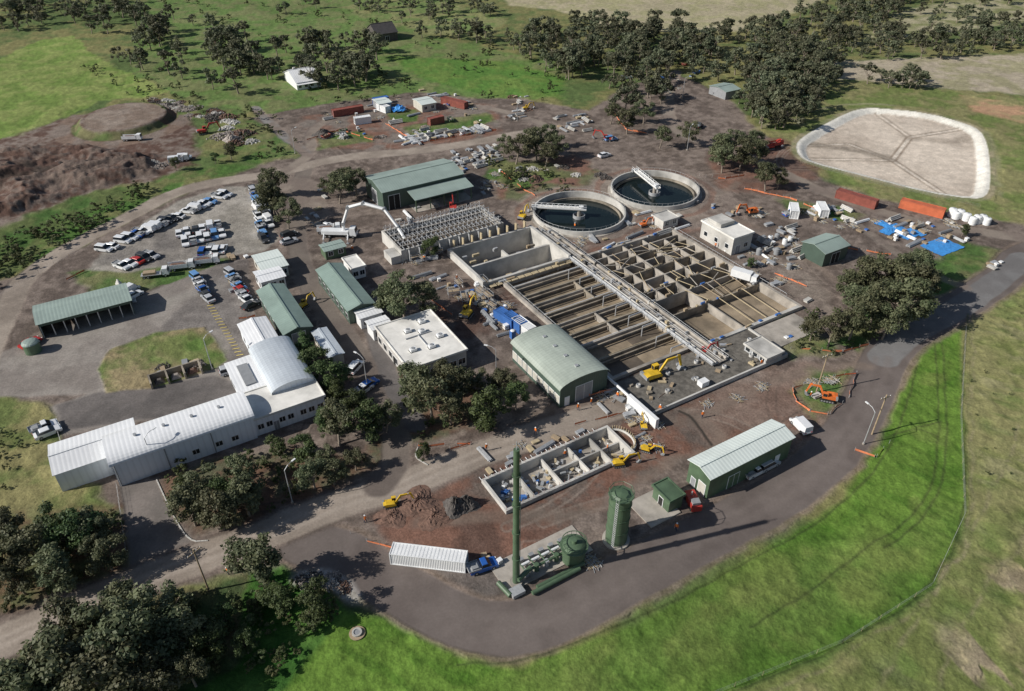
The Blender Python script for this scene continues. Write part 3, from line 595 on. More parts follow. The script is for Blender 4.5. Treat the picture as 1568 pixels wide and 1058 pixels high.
simple('flat_roof_office',[(573,502),(655,478),(720,536),(628,562)],4.2,0,'flat','p',M_brickgrey,M_flatroof,front=wins(6,.9,2.3,1.6),side=wins(6,.9,2.3,1.6)+[(.47,1.2,0,2.2,M_dark)],extra=ac)
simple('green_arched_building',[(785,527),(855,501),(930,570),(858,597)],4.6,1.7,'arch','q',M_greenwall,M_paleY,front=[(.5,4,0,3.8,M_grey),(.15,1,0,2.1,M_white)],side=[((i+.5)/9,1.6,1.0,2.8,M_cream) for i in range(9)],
  extra=lambda mb,r:[mb.box((0,r[2]+3+i*4,6.5),(.7,.7,.35),M_steel) for i in range(4)])
def topx(mb,r):
    mb.bb(r[0]+8,r[1],r[2]-6,r[2]-.05,0,.1,M_conc)
    for i in range(5): mb.box((r[0]+8+i*(r[1]-r[0]-8.4)/4,r[2]-5.8,2),(.25,.25,4),M_green)
    mb.prism([(r[2]-6.2,4.0),(r[2]-.4,4.9),(r[2]-.4,5.05),(r[2]-6.2,4.15)],r[0]+7.6,r[1]+.4,M_greenX,'x')
simple('green_roof_workshop',[(560,268),(686,244),(708,271),(578,292)],6,1.4,'gable','p',M_greenwall,M_greenX,front=[(.13,3.5,0,4.5,M_dark)],side=[(.5,4,0,4.5,M_grey)],extra=topx)
simple('control_building',[(1075,337),(1108,330),(1152,357),(1122,366)],5,0,'flat','q',M_concnew,M_flatroof,front=[(.3,1.5,0,2.4,M_grey),(.7,1.2,1.4,2.6,M_glass)],side=wins(3,1.4,2.6),
   extra=lambda mb,r:mb.bb(r[0]+1,r[1]-1,0,r[3]-1,5.3,6.3,M_concnew))
simple('green_equipment_shed',[(1228,372),(1265,357),(1298,375),(1268,388)],4,1.0,'gable','p',M_greenwall,M_greenX,front=[(.5,3,0,3,M_dark)])
simple('green_metal_warehouse',[(1058,704),(1182,644),(1213,669),(1088,734)],5.2,.7,'gable','p',M_green,M_paleX,front=[(.3,2.5,0,3,M_green),(.85,1,0,2.1,M_white)],side=[(.3,1.6,0,2.8,M_cream),(.7,1,0,2.1,M_grey)])
simple('generator_cabin',[(1142,523),(1172,518),(1195,540),(1170,552)],2.2,0,'flat','q',M_steel,M_concnew,side=wins(3))
simple('flat_roof_kiosk',[(998,330),(1020,324),(1040,332),(1018,340)],2.5,0,'flat','p',M_concnew,M_concnew,front=wins(2))
simple('timber_site_office',[(637,150),(660,148),(662,158),(640,162)],3,.5,'gable','p',M_cream,M_paleX,front=wins(2))
simple('portable_cabin',[(573,152),(592,149),(596,157),(578,160)],2.8,.3,'gable','p',M_grey,M_paleX,front=wins(2))
simple('white_farmhouse',[(440,110),(478,104),(483,122),(448,128)],3.2,3.0,'gable','p',M_white,M_whiteX,front=wins(4,.9,2.1,1.2),extra=lambda mb,r:(mb.bb(r[0]+2,r[0]+3,0,1,5,7,M_brickgrey),mb.bb(r[0],r[1],r[2]-2.2,r[2]-.1,2.6,2.75,M_whiteX)))
simple('stone_barn',[(566,46),(590,38),(602,46),(580,56)],4,3.6,'gable','p',M_rockdark,M_darkroof,front=[(.5,2,0,2.5,M_dark)])
simple('farm_shed',[(1098,128),(1118,126),(1122,140),(1102,142)],3.2,.8,'gable','p',M_grey,M_greenX)
# ---------------------------------------------------------------- clarifiers
for k,((cx,cy),r) in enumerate(CL):
    mb=MB(); mb.ring(r-.4,r,-2.5,1.5,M_concnew); mb.ring(r-1.6,r-1.35,-2.2,-.1,M_concold); mb.ring(r-1.35,r-.4,-2.2,-.55,M_muddark)
    mb.ring(r,r+.9,0,.14,M_conc)
    mb.cyl((0,0,-2),(0,0,-.8),r-1.3,M_water,96)
    mb.cyl((0,0,-2),(0,0,1.8),.6,M_conc,20); mb.ring(1.6,1.8,-1.2,.2,M_steel,32)
    n=48
    for i in range(n):
        a=2*math.pi*i/n;b_=2*math.pi*(i+1)/n; q=r-.2
        mb.cyl((q*math.cos(a),q*math.sin(a),1.5),(q*math.cos(a),q*math.sin(a),2.4),.03,M_steel,4)
        mb.cyl((q*math.cos(a),q*math.sin(a),2.4),(q*math.cos(b_),q*math.sin(b_),2.4),.03,M_steel,4)
    tip=G(*( (822,318) if k==0 else (975,264)),1.6); ang=math.atan2(tip[1]-cy,tip[0]-cx)
    Mx=Matrix.Rotation(ang,4,'Z')
    mb.box((r/2-.8,0,1.85),(r+2.6,1.5,.2),M_concnew,M=Mx)
    for s in(-.72,.72):
        mb.box((r/2-.8,s,2.15),(r+2.6,.1,.4),M_white,M=Mx); mb.cyl((-2,s,2.95),(r+.3,s,2.95),.05,M_white,5,M=Mx)
        for i in range(9): mb.cyl((-1.5+i*r/8.2,s,1.9),(-1.5+(i+.5)*r/8.2,s,2.95),.05,M_white,4,M=Mx); mb.cyl((-1.5+(i+.5)*r/8.2,s,2.95),(-1.5+(i+1)*r/8.2,s,1.9),.05,M_white,4,M=Mx)
    mb.box((-.5,0,2.4),(1.4,1.1,.9),M_white,M=Mx); mb.box((r-.4,0,1.8),(1.2,2.2,.9),M_grey,M=Mx)
    mb.obj('clarifier_tank',(cx,cy,0))
# ---------------------------------------------------------------- process tanks (site frame at O)
mb=MB()
def wall(x0,y0,x1,y1,t,zb,zt,mat): 
    if abs(x1-x0)>abs(y1-y0): mb.bb(x0,x1,y0-t/2,y0+t/2,zb,zt,mat)
    else: mb.bb(x0-t/2,x0+t/2,y0,y1,zb,zt,mat)
random.seed(3)
# left reactor: tan dry cells
mb.bb(-22.6,-.4,-49.6,-3.4,-4.1,-1.3,M_mud)
wall(-23,-50.5,-23,-2.5,.9,-4.2,.8,M_conc)
wall(-22.54,-50,-.51,-50,.8,-4.2,.8,M_conc); 
wall(0,-58,0,17,.9,-5,.9,M_conc)
rows=(-7.5,-12.5,-17,-22,-27,-32,-37,-43)
for i,yy in enumerate(rows):
    wall(-22.54,yy,-.46,yy,.4 if i%2 else .3,-3,.45+.002*i,M_conc if i%2==0 else M_concold)
    mb.bb(-22.4,-.6,yy-1.0,yy-.65,-.2,.0,M_concold); mb.cyl((-22.4,yy+.6,.2),(-.6,yy+.6,.2),.1,M_white if i%3==0 else M_form,6)
    for k in range(9): mb.box((-21+k*2.5,yy+.5,-.6),(.2,.3,1.3),M_conc)
wall(-11,-36.7,-11,-27.3,.3,-3,.4,M_conc); wall(-7,-21.7,-7,-12.8,.3,-3,.4,M_concold)
for (x0,x1,y0,y1) in ((-22,-14,-26.5,-22.5),(-10,-1,-42.5,-37.5),(-22,-12,-49,-43.7)): mb.bb(x0,x1,y0,y1,-1.3,-1.22,M_muddark)
# right reactor
mb.bb(.46,32.5,-50.5,-4.5,-5.1,-3.4,M_muddark); mb.bb(15.3,32.4,-50.4,-31.3,-3.4,-1.4,M_mud); mb.bb(.5,14.7,-50.4,-38.3,-3.4,-1.6,M_mud)
wall(33,-51.5,33,-3.5,.9,-5.2,.9,M_conc); wall(.46,-4,32.54,-4,.9,-5.2,.9,M_conc); wall(.46,-51,32.54,-51,.9,-5.2,.9,M_concnew)
RR=(-7,-10.5,-14,-18,-22,-26.5,-31,-38)
for i,yy in enumerate(RR):
    wall(.46,yy,32.54,yy,.35,-5,.5+.002*i,M_concold if i%2 else M_conc)
for i,(xx,ya_,yb) in enumerate(((8,-31,-4.2),(15,-50.4,-4.2),(22,-26.5,-4.2),(27.5,-22,-7.2))):
    wall(xx,ya_+.3,xx,yb-.3,.35,-5,.56+.002*i,M_conc)
for i in range(46):
    xx=random.uniform(1.5,30); j=random.randrange(len(RR)-1)
    mb.cyl((xx,RR[j],.75),(xx+random.uniform(-2.5,2.5),RR[j+1],.75),.10,random.choice([M_form,M_form,M_conc,M_timber]),5)
for i in range(12):
    xx=random.uniform(1,24); yy=random.uniform(-36,-8); mb.cyl((xx,yy,.85),(xx+random.uniform(5,9),yy+random.uniform(-3,3),.85),.12,random.choice([M_form,M_conc]),5)
for k in range(3): mb.cyl((18+k*4,-50.5,.95),(18.5+k*4,-38,.95),.10,M_form,5)
# gravel covered end slab with hatches
mb.bb(-23.4,15,-63,-51.6,-.5,.6,M_gravel)
mb.bb(-23.7,15.3,-63.4,-63.01,-.5,1.0,M_concnew); mb.bb(-23.8,-23.41,-63,-51.6,-.5,1.0,M_concnew); mb.bb(15.01,15.4,-63,-51.6,-.5,1.0,M_concnew)
mb.bb(15.5,30,-60,-52,-.2,.25,M_conc)
for k in range(9):
    x=-20+k*4; y_=-55-(k%2)*4.5; mb.cyl((x,y_,.6),(x,y_,1.1),.5,M_concnew,14); mb.ring(.3,.45,1.1,1.25,M_steel,12,(x,y_))
for k in range(26): mb.box((random.uniform(-22,13),random.uniform(-62,-52.5),.8),(random.uniform(.4,1.8),random.uniform(.3,.9),random.uniform(.2,.6)),random.choice([M_form,M_grey,M_concold,M_timber,M_steel]),random.uniform(0,3))
mb.box((-8,-61.5,1.2),(2,1.5,1.2),M_white); mb.box((-24.6,-62,1.1),(.8,9,2.4),M_white); mb.cyl((-24.6,-57.4,1.8),(-24.6,-46,1.8),.28,M_white,10)
# central pipe walkway
mb.bb(-2.2,-.55,-58,15,1.0,1.15,M_steel); mb.bb(-.5,2.3,-58,15,.92,1.08,M_conc)
for x,r_,mt in((-1.9,.3,M_steel),(-1.1,.22,M_concnew),(1.9,.33,M_conc)): mb.cyl((x,-58,1.5),(x,15,1.5),r_,mt,10)
for x in(-2.3,.0,2.4):
    for z in(1.6,2.15): mb.cyl((x,-58,z),(x,15,z),.04,M_steel,4)
    for k in range(37): mb.cyl((x,-58+k*2,1),(x,-58+k*2,2.15),.04,M_steel,4)
for k in range(40): mb.box((random.uniform(-2,2),-57+k*1.8,1.6),(random.uniform(.3,1.2),random.uniform(.3,.9),random.uniform(.3,1.1)),random.choice([M_steel,M_concold,M_grey,M_grey,M_concnew,M_dark,M_form]))
for k in range(10):
    y_=-4-k*5; mb.cyl((-1.5,y_,1.5),(-6,y_,1.5),.15,M_steel,6); mb.cyl((-6,y_,1.5),(-6,y_,-2.0),.15,M_steel,6)
for x in (-23,33):
    for k in range(22): mb.cyl((x,-4.5-k*2,.8),(x,-4.5-k*2,1.9),.04,M_steel,4)
    mb.cyl((x,-4.5,1.9),(x,-46.5,1.9),.045,M_steel,4)
for k in range(44): mb.box((random.uniform(1,32),random.choice([-26.5,-31,-38,-51,-4])+random.uniform(-.3,.3),.95),(random.uniform(.4,1.6),random.uniform(.3,.6),random.uniform(.3,.8)),random.choice([M_form,M_steel,M_timber,M_blue,M_grey]))
# new empty concrete tanks
mb.bb(-27.6,-2.4,-2.6,15.6,-5.4,-4.2,M_conc)
wall(-28,-3.5,-28,16.5,.8,-5.4,2.0,M_concnew); wall(-2,-3.5,-2,16.5,.8,-5.4,2.2,M_concnew); wall(-27.59,16,-2.41,16,.8,-5.4,2.1,M_concnew); wall(-27.59,-3,-2.41,-3,.8,-5.4,1.4,M_concnew)
wall(-27.59,6,-2.41,6,.6,-4.3,1.2,M_concnew); wall(-15,6.31,-15,10,.5,-4.3,1.0,M_concnew)
for k in range(9): mb.box((-26+k*2.8,16.8,2.0),(.3,1.0,3.6),M_form)
for k in range(40): mb.box((random.uniform(-26,-4),random.choice([-3.9,6.7,-1.8,9,12]),random.uniform(.2,.8) if k%3 else -3.7),(random.uniform(.8,2.4),.6,random.uniform(.4,1.4)),random.choice([M_timber,M_form,M_steel,M_concold]))
for k in range(12): mb.box((-26+k*2.1,-4.4,.7),(1.7,1.2,.2),M_form)
place(mb.mesh('process_tanks'),'process_tank_complex',(O[0],O[1],0),TH)
# aeration structure
R=srect([(592,352),(738,313),(760,335),(614,394)],3.5); o=ctr(R); mb=MB(); p0,p1,q0,q1=[R[0]-o[0],R[1]-o[0],R[2]-o[1],R[3]-o[1]]
for a,b_,c,d in((p0,p1,q0,q0+.5),(p0,p1,q1-.5,q1),(p0,p0+.5,q0+.5,q1-.5),(p1-.5,p1,q0+.5,q1-.5)): mb.bb(a,b_,c,d,0,3.5,M_concnew)
mb.bb(p0+.5,p1-.5,q0+.5,q1-.5,0,1.2,M_muddark)
for i in range(22):
    x=p0+1+(p1-p0-2)*i/21; mb.box((x,0,3.75),(.13,q1-q0,.18),M_steel)
    for k in range(5): 
        y_=q0+1+(q1-q0-2)*k/4; mb.cyl((x,y_,3.8),(x+.5,y_+1,4.9),.045,M_steel,4); mb.cyl((x+.5,y_+1,4.9),(x,y_+2,3.8),.045,M_steel,4)
for k in range(4): y_=q0+1.5+(q1-q0-3)*k/3; mb.cyl((p0,y_,4.9),(p1,y_,4.9),.08,M_steel,6); mb.box((0,y_,3.95),(p1-p0,.35,.1),M_conc)
mb.bb(p0-3,p0-.1,q0,q0+5,0,2.2,M_concnew); 
for k in range(10): mb.box((p0+2+k*3,q0-.6,1.8),(.12,.9,3.2),M_steel)
fin(mb,'aeration_tank',o)
# tank under construction
o=ctr(T3); mb=MB(); p0,p1,q0,q1=[T3[0]-o[0],T3[1]-o[0],T3[2]-o[1],T3[3]-o[1]]; rd=(q1-q0)/2
mb.bb(p0+.3,p1-.3,q0+.3,q1-.3,-2.5,-1.4,M_conc)
mb.bb(p0-.25,p1+.25,q0-.3,q0+.2,-2.5,.9,M_concnew); mb.bb(p0-.25,p1+.25,q1-.2,q1+.3,-2.5,.9,M_concnew); mb.bb(p0-.25,p0+.25,q0+.2,q1-.2,-2.5,.9,M_concnew); mb.bb(p1-.25,p1+.25,q0+.2,q1-.2,-2.5,.9,M_concnew)
cx=p1+.25; n=18
for i in range(n):
    a0=-math.pi/2+math.pi*i/n;a1=-math.pi/2+math.pi*(i+1)/n; r_=rd*.8
    mb.cyl((cx+r_*.7*math.cos(a0),r_*math.sin(a0),.4),(cx+r_*.7*math.cos(a1),r_*math.sin(a1),.4),.28,M_concnew,6); mb.box((cx+r_*.7*math.cos(a0),r_*math.sin(a0),.5),(.12,.12,1.9),M_form)
for k in range(110):
    x=random.uniform(p0+1,p1-1);y_=random.uniform(q0+.9,q1-.9); mb.box((x,y_,random.uniform(-1.3,-.5)),(random.uniform(.2,1.4),random.uniform(.12,.7),random.uniform(.2,.7)),random.choice([M_form,M_white,M_concnew,M_concnew,M_steel,M_steel,M_grey,M_blue]),random.uniform(0,3))
for x in (p0+6,p0+12,p0+18,p0+23): mb.bb(x,x+.3,q0+.25,q1-.25,-2.4,.3,M_concnew)
mb.bb(p0+12.4,p1-.3,-.15,.15,-2.4,.2,M_concnew)
for k in range(24): x=p0+k*1.1; mb.cyl((x,q1+.4,.2),(x,q1+1.6,.2),.07,M_steel,4); mb.cyl((x,q0,.9),(x,q0,1.7),.03,M_rust,4); mb.cyl((x,q1,.9),(x,q1,1.9),.03,M_rust,4)
fin(mb,'concrete_tank_under_construction',o)
# ---------------------------------------------------------------- odour control plant
pad=G(835,885); mb=MB()
def loc(u,v,z=0): a=S(*G(u,v,z)); b_=S(*pad); return (a[0]-b_[0],a[1]-b_[1])
a=loc(775,905); b_=loc(905,852); mb.bb(a[0],b_[0]+1,a[1]-.6,a[1]+5.5,0,.15,M_conc)
for z,(u,v) in ((.6,(815,912)),(.6,(822,903))):
    c=loc(u,v); mb.cyl((c[0],c[1],z),(c[0]+9,c[1],z),.36,M_green,14)
c=loc(883,862); mb.cyl((c[0],c[1]+1,.15),(c[0],c[1]+1,3.4),1.9,M_green,28); mb.dome((c[0],c[1]+1,3.4),1.9,.6,M_green,28); mb.cyl((c[0],c[1]+1,3.9),(c[0],c[1]+1,4.6),.4,M_green,10)
for k in range(16):
    t=k*math.pi/8; mb.cyl((c[0]+2.0*math.cos(t),c[1]+1+2.0*math.sin(t),3.5),(c[0]+2.0*math.cos(t),c[1]+1+2.0*math.sin(t),4.5),.04,M_green,4)
mb.ring(1.95,2.05,4.4,4.5,M_green,28,(c[0],c[1]+1)); mb.ring(1.9,2.3,3.3,3.4,M_green,28,(c[0],c[1]+1))
d=loc(793,898)
for k in range(5):
    x=d[0]+2.2+k*1.9; mb.cyl((x,d[1]+1,.15),(x,d[1]+1,1.4+.3*(k%2)),.4,M_green if k%2 else M_steel,12); mb.cyl((x,d[1]+1,1.2),(x+1.9,d[1]+1,1.2),.25,M_green,10); mb.cyl((x,d[1]+2.6,.8),(x+1.5,d[1]+2.6,.8),.26,M_white,10); mb.box((x+.6,d[1]+3.6,.6),(.8,.6,.9),M_grey); mb.cyl((x,d[1]+1,.9),(x,d[1]+3.6,.9),.14,M_green,8)
mb.cyl((d[0],d[1],1.6),(d[0]+3,d[1]+1,1.6),.4,M_green,12)
mb.cyl((loc(763,895)[0],loc(763,895)[1],.5),(loc(782,915)[0],loc(782,915)[1],.5),.45,M_green,12)
mb.box((d[0]-.8,d[1]-1,.5),(2.2,1.6,.7),M_steel)
fin(mb,'odour_scrubber_plant',S(*pad))
x,y_=G(790,893); mb=MB(); mb.cyl((0,0,.15),(0,0,29),.54,M_green,20,.44); mb.cyl((0,0,.0),(0,0,.5),1.0,M_conc,20)
for z in(6,12,18,24): mb.ring(.5,.64,z,z+.25,M_green,20)
mb.cyl((0,0,29),(0,0,30.4),.08,M_steel,6); mb.cyl((.6,0,1),(.6,0,28),.05,M_steel,4); mb.obj('vent_stack',(x,y_,0))
x,y_=G(943,826); mb=MB(); mb.cyl((0,0,0),(0,0,.3),2.3,M_conc,28); mb.cyl((0,0,.3),(0,0,10.6),1.8,M_green,32)
for z in(3,6,9,10.4): mb.ring(1.8,1.9,z,z+.15,M_green,32)
mb.cyl((0,0,10.6),(0,0,10.85),2.1,M_green,8); mb.dome((0,0,10.85),1.6,.5,M_green,8,2)
for k in range(8):
    t=k*math.pi/4;t2=t+math.pi/4; mb.cyl((2.0*math.cos(t),2.0*math.sin(t),10.8),(2.0*math.cos(t),2.0*math.sin(t),11.8),.05,M_green,4); mb.cyl((2.0*math.cos(t),2.0*math.sin(t),11.8),(2.0*math.cos(t2),2.0*math.sin(t2),11.8),.06,M_green,4)
for s in(-.3,.3): mb.cyl((-1.7,-1.2+s,.3),(-1.7,-1.2+s,11.6),.05,M_steel,4)
for k in range(22): mb.cyl((-1.7,-1.5,.6+k*.48),(-1.7,-.9,.6+k*.48),.03,M_steel,4)
mb.obj('storage_silo',(x,y_,0),TH)
R=srect([(960,768),(1005,752),(1042,782),(998,812)],0); o=ctr(R); mb=MB(); mb.bb(R[0]-o[0],R[1]-o[0],R[2]-o[1],R[3]-o[1],0,.25,M_conc); fin(mb,'concrete_slab',o)
simple('green_equipment_cabin',[(1000,744),(1022,735),(1047,757),(1027,768)],3.0,0,'flat','q',M_green,M_green,side=[(.5,1,0,2.1,M_dark)])
x,y_=G(1060,772); mb=MB(); mb.box((0,0,.9),(4,1.8,1.2),M_red); mb.box((-1,0,1.7),(1.2,1.4,.6),M_grey); mb.cyl((.8,0,1.5),(.8,0,2.4),.12,M_steel)
for a in(-1.3,1.3):
    for b_ in(-.9,.9): mb.cyl((a,b_-.1,.4),(a,b_+.1,.4),.4,M_black,12)
mb.obj('diesel_generator',(x,y_,0),TH+1.2)
# ---------------------------------------------------------------- vehicle prototypes
def wheels(mb,xs,hw,r=.33,w=.22):
    for x in xs:
        for s in(-1,1): mb.cyl((x,s*(hw-w),r),(x,s*hw,r),r,M_black,12); mb.cyl((x,s*hw,r),(x,s*(hw+.01),r),r*.55,M_steel,8)
def loft(mb,b0,b1,t0,t1,yb,yt,z0,z1,mat): mb.add([(b0,-yb,z0),(b1,-yb,z0),(b1,yb,z0),(b0,yb,z0),(t0,-yt,z1),(t1,-yt,z1),(t1,yt,z1),(t0,yt,z1)],[(3,2,1,0),(4,5,6,7),(0,1,5,4),(1,2,6,5),(2,3,7,6),(3,0,4,7)],mat)
def car(col,kind):
    mb=MB(); mt=pmat('car_paint_'+col[0],col[1],.25,.1,.05)
    body=[(-2.2,.32),(-2.28,.6),(-2.2,.88),(-1.5,.98),(1.0,.96),(2.0,.80),(2.22,.62),(2.2,.32),(1.75,.25),(-1.75,.25)]
    mb.prism(body,-.88,.88,mt)
    if kind=='sedan': loft(mb,-1.75,1.15,-1.15,.35,.82,.64,.96,1.42,M_glass); loft(mb,-1.22,.42,-1.1,.32,.68,.62,1.4,1.47,mt); 
    if kind=='suv': loft(mb,-2.15,1.1,-1.95,.45,.84,.7,.96,1.66,M_glass); loft(mb,-2.02,.5,-1.9,.4,.74,.68,1.64,1.74,mt)
    if kind=='ute':
        loft(mb,-.45,1.15,-.3,.5,.82,.68,.96,1.6,M_glass); loft(mb,-.36,.55,-.3,.45,.72,.66,1.58,1.67,mt)
        mb.bb(-2.5,-.55,-.9,.9,.985,1.05,M_steel)
        for s in(-.88,.88): mb.bb(-2.5,-.55,s-.03,s+.03,1.05,1.3,M_steel)
        mb.bb(-2.52,-2.46,-.85,.85,1.05,1.3,M_steel); mb.bb(-1.9,-.9,-.6,.6,1.05,1.35,M_grey)
    if kind=='van': loft(mb,-2.2,1.7,-2.15,.9,.88,.8,.9,1.95,mt); loft(mb,.62,1.74,.62,1.12,.83,.8,1.05,1.8,M_glass)
    wheels(mb,(-1.35,1.4),.9); 
    for s in(-.65,.65): mb.box((2.2,s,.66),(.08,.35,.14),M_white); mb.box((-2.26,s,.72),(.06,.3,.14),M_red)
    mb.box((0,0,.4),(4.3,1.5,.2),M_black)
    return mb.mesh('car_body')
COLS=[('white',(.80,.81,.82)),('white',(.80,.81,.82)),('silver',(.48,.49,.51)),('blue',(.03,.12,.42)),('charcoal',(.05,.052,.055)),('white',(.8,.81,.82)),('lightblue',(.15,.32,.6)),('white',(.8,.81,.82)),('white',(.8,.81,.82))]
CARS=[(car(c,k),k) for c in COLS for k in('sedan','suv','ute')]+[(car(COLS[0],'van'),'van')]*3+[(car(('red',(.42,.03,.025)),'sedan'),'sedan')]
def putcar(x,y_,rz,pick=None):
    me,k=pick or random.choice(CARS); place(me,{'sedan':'parked_car','suv':'parked_suv','ute':'pickup_truck','van':'panel_van'}[k],(x,y_,0.02),rz,1.08)
def row(a,b_,n,off,skip=.04):
    A=G(*a);B=G(*b_); ang=math.atan2(B[1]-A[1],B[0]-A[0])
    for i in range(n):
        if random.random()<skip: continue
        t=i/(n-1) if n>1 else 0; putcar(A[0]+(B[0]-A[0])*t+random.uniform(-.15,.15),A[1]+(B[1]-A[1])*t+random.uniform(-.15,.15),ang+off+random.choice([0,0,math.pi])+random.uniform(-.03,.03))
random.seed(21)
row((160,384),(345,300),22,-1.25,.02); row((188,410),(232,394),5,-1.25,0); row((275,360),(335,346),6,1.4,0); row((285,374),(340,360),6,1.4,.1); row((312,388),(342,384),4,1.4)
row((388,290),(404,368),13,.25,.04); row((400,290),(412,345),9,.25,.15)
row((302,428),(320,460),6,.2,0); row((355,422),(378,462),7,.3,.1)
for u,v,r in((283,243,.2),(270,248,.3),(443,362,.8),(443,372,.6),(355,570,.5),(545,565,1.2),(556,600,.9),(565,592,.9),(925,240,.6),(1070,195,1),(715,205,.5),(205,455,1),(200,447,1.1),(48,528,1.1),(740,870,.4),(1225,655,1.9),(1155,725,.55),(1175,715,.55),(385,470,.9),(935,215,.4),(500,350,1),(1210,330,.4),(960,120,.4),(75,665,.7),(70,657,.7)): putcar(*G(u,v),r)
def truck(colm,body,bm):
    mb=MB(); mb.bb(-4.2,3.6,-.5,.5,.7,.95,M_black); loft(mb,2.0,3.9,2.1,3.6,1.2,1.1,.8,2.8,colm); loft(mb,3.2,3.95,3.2,3.72,1.05,1.0,1.75,2.6,M_glass)
    if body=='tray': mb.bb(-4.2,1.8,-1.2,1.2,.96,1.15,bm); mb.bb(1.7,1.8,-1.2,1.2,1.15,2.1,bm); mb.bb(-3.5,0,-1,1,1.15,1.9,M_timber)
    if body=='tip':
        for s in(-1.2,1.12): mb.bb(-4.1,1.7,s,s+.08,1,2.3,bm)
        mb.bb(-4.1,1.7,-1.12,1.12,.97,1.1,bm); mb.bb(1.7,1.78,-1.2,1.2,1,2.6,bm); loft(mb,-3.8,1.4,-2.8,.6,1.1,.5,1.1,2.1,M_redsoil)
    if body=='box': mb.bb(-4.2,1.8,-1.2,1.2,1,3.3,bm)
    if body=='tank': mb.cyl((-4,0,1.95),(1.7,0,1.95),1.05,bm,18)
    wheels(mb,(-3.3,-2.2,2.8),1.2,.5,.3); return mb.mesh('truck')
TRK=[truck(M_white,'tray',M_steel),truck(M_white,'tip',M_grey),truck(M_red,'tip',M_red),truck(M_blue,'tray',M_steel),truck(M_white,'box',M_white),truck(M_white,'tank',M_steel),truck(M_white,'tip',M_white)]
for u,v,k,r in((204,215,6,.1),(1185,225,2,.4),(240,423,0,.25),(280,412,6,.25),(318,404,6,.25),(505,355,6,.2),(1140,430,4,-.6),(275,247,6,.3)):
    place(TRK[k],'tipper_truck' if k in(1,2,6) else 'flatbed_truck' if k in(0,3) else 'box_truck',(*G(u,v),0),r,.85)
def excav(col,reach=1.0):
    mb=MB()
    for s in(-1.15,1.15):
        mb.prism([(-1.9,.25),(-1.6,0),(1.6,0),(1.9,.25),(1.95,.55),(1.6,.85),(-1.6,.85),(-1.95,.55)],s-.3,s+.3,M_black); 
        for k in range(5): mb.cyl((-1.4+k*.7,s-.32,.4),(-1.4+k*.7,s+.32,.4),.26,M_grey,8)
    mb.bb(-.9,.9,-.84,.84,.45,.95,M_black); mb.cyl((0,0,.9),(0,0,1.1),.7,M_grey,14)
    mb.prism([(-2.2,1.1),(-2.45,1.4),(-2.4,2.0),(-1.5,2.15),(.9,1.95),(1.3,1.5),(1.3,1.1)],-1.25,.25,col)
    mb.bb(-2.3,.2,.26,1.25,1.1,1.8,col); mb.bb(-2.55,-2.0,-1.28,1.28,1.15,1.9,M_grey)
    mb.bb(.21,1.45,.35,1.22,1.1,1.75,col); mb.bb(.25,1.4,.38,1.2,1.75,2.75,M_glass); mb.bb(.15,1.45,.33,1.24,2.75,2.87,col)
    for x,y_ in((.2,.36),(1.42,.36),(.2,1.2),(1.42,1.2)): mb.cyl((x,y_,1.7),(x,y_,2.8),.05,col,4)
    r=reach
    mb.prism([(.9,1.4),(1.5,1.3),(2.6*r,3.6),(5.0*r,3.9),(5.1*r,4.2),(2.4*r,4.2)],-.3,.0,col)
    mb.prism([(4.6*r,4.5),(5.2*r,4.3),(5.9*r,1.3),(5.6*r,1.2)],-.28,-.02,col)
    mb.cyl((3*r,-.15,3.4),(4.7*r,-.15,4.4),.09,M_steel,6); mb.cyl((1.2,-.15,1.4),(2.5*r,-.15,3.2),.1,M_steel,6)
    mb.prism([(5.5*r,1.4),(6.1*r,1.3),(5.9*r,.5),(5.2*r,.1),(4.7*r,.5),(5.1*r,.55)],-.6,.3,M_grey)
    return mb.mesh('excavator')
EX={'y':excav(M_yel,1.15),'o':excav(M_or),'r':excav(M_red,1.2)}
for u,v,k,r,s in((1000,580,'y',.45,1.05),(948,712,'y',.2,.6),(600,775,'y',.25,.6),(1266,612,'o',2.8,.75),(715,484,'y',1.2,.85),(990,690,'y',-.4,.5),(800,335,'y',1.2,.75),(694,322,'r',1.7,.8),(312,205,'r',.5,.9),(1150,328,'o',3.4,.85),(930,215,'r',2.8,.8),(1180,228,'r',.3,.7),(805,168,'y',.5,.6),(985,655,'y',1.6,.45),(872,610,'r',.6,.55),(1075,543,'r',.4,.6),(465,470,'y',1,.6),(985,347,'o',.5,.6)):
    place(EX[k],'tracked_excavator',(*G(u,v),0),r,s)
# concrete pump truck
mb=MB()
mb.bb(-5,3.4,-.6,.6,.7,1.0,M_black); loft(mb,3.2,5.1,3.3,4.8,1.25,1.15,.8,3,M_white); loft(mb,4.4,5.15,4.4,4.95,1.1,1.05,1.9,2.8,M_glass); mb.bb(-4.8,2.8,-1.2,1.2,1.1,2.1,M_white); wheels(mb,(-3.8,-2.6,2.4,4.1),1.25,.5,.3)
for x in(-4,2.8):
    for s in(-1,1): mb.cyl((x,s*1.2,1.2),(x+.5,s*4,1.0),.18,M_white,6); mb.cyl((x+.5,s*4,1.0),(x+.5,s*4,0),.14,M_steel,6); mb.box((x+.5,s*4,.06),(.8,.8,.12),M_grey)
pts=[(1.5,0,2.1),(1.5,0,4),(3.5,0,9.0),(8,-.3,10.5),(14,-1.6,9.5),(18,-4.5,5.5),(20,-7,3.5)]
for a,b_ in zip(pts[:-1],pts[1:]): mb.cyl(a,b_,.48,M_white,6,.4); mb.cyl((a[0],a[1]+.5,a[2]+.2),(b_[0],b_[1]+.5,b_[2]+.2),.12,M_steel,6)
for a in pts[1:-1]: mb.cyl((a[0],a[1]-.5,a[2]),(a[0],a[1]+.6,a[2]),.55,M_grey,10)
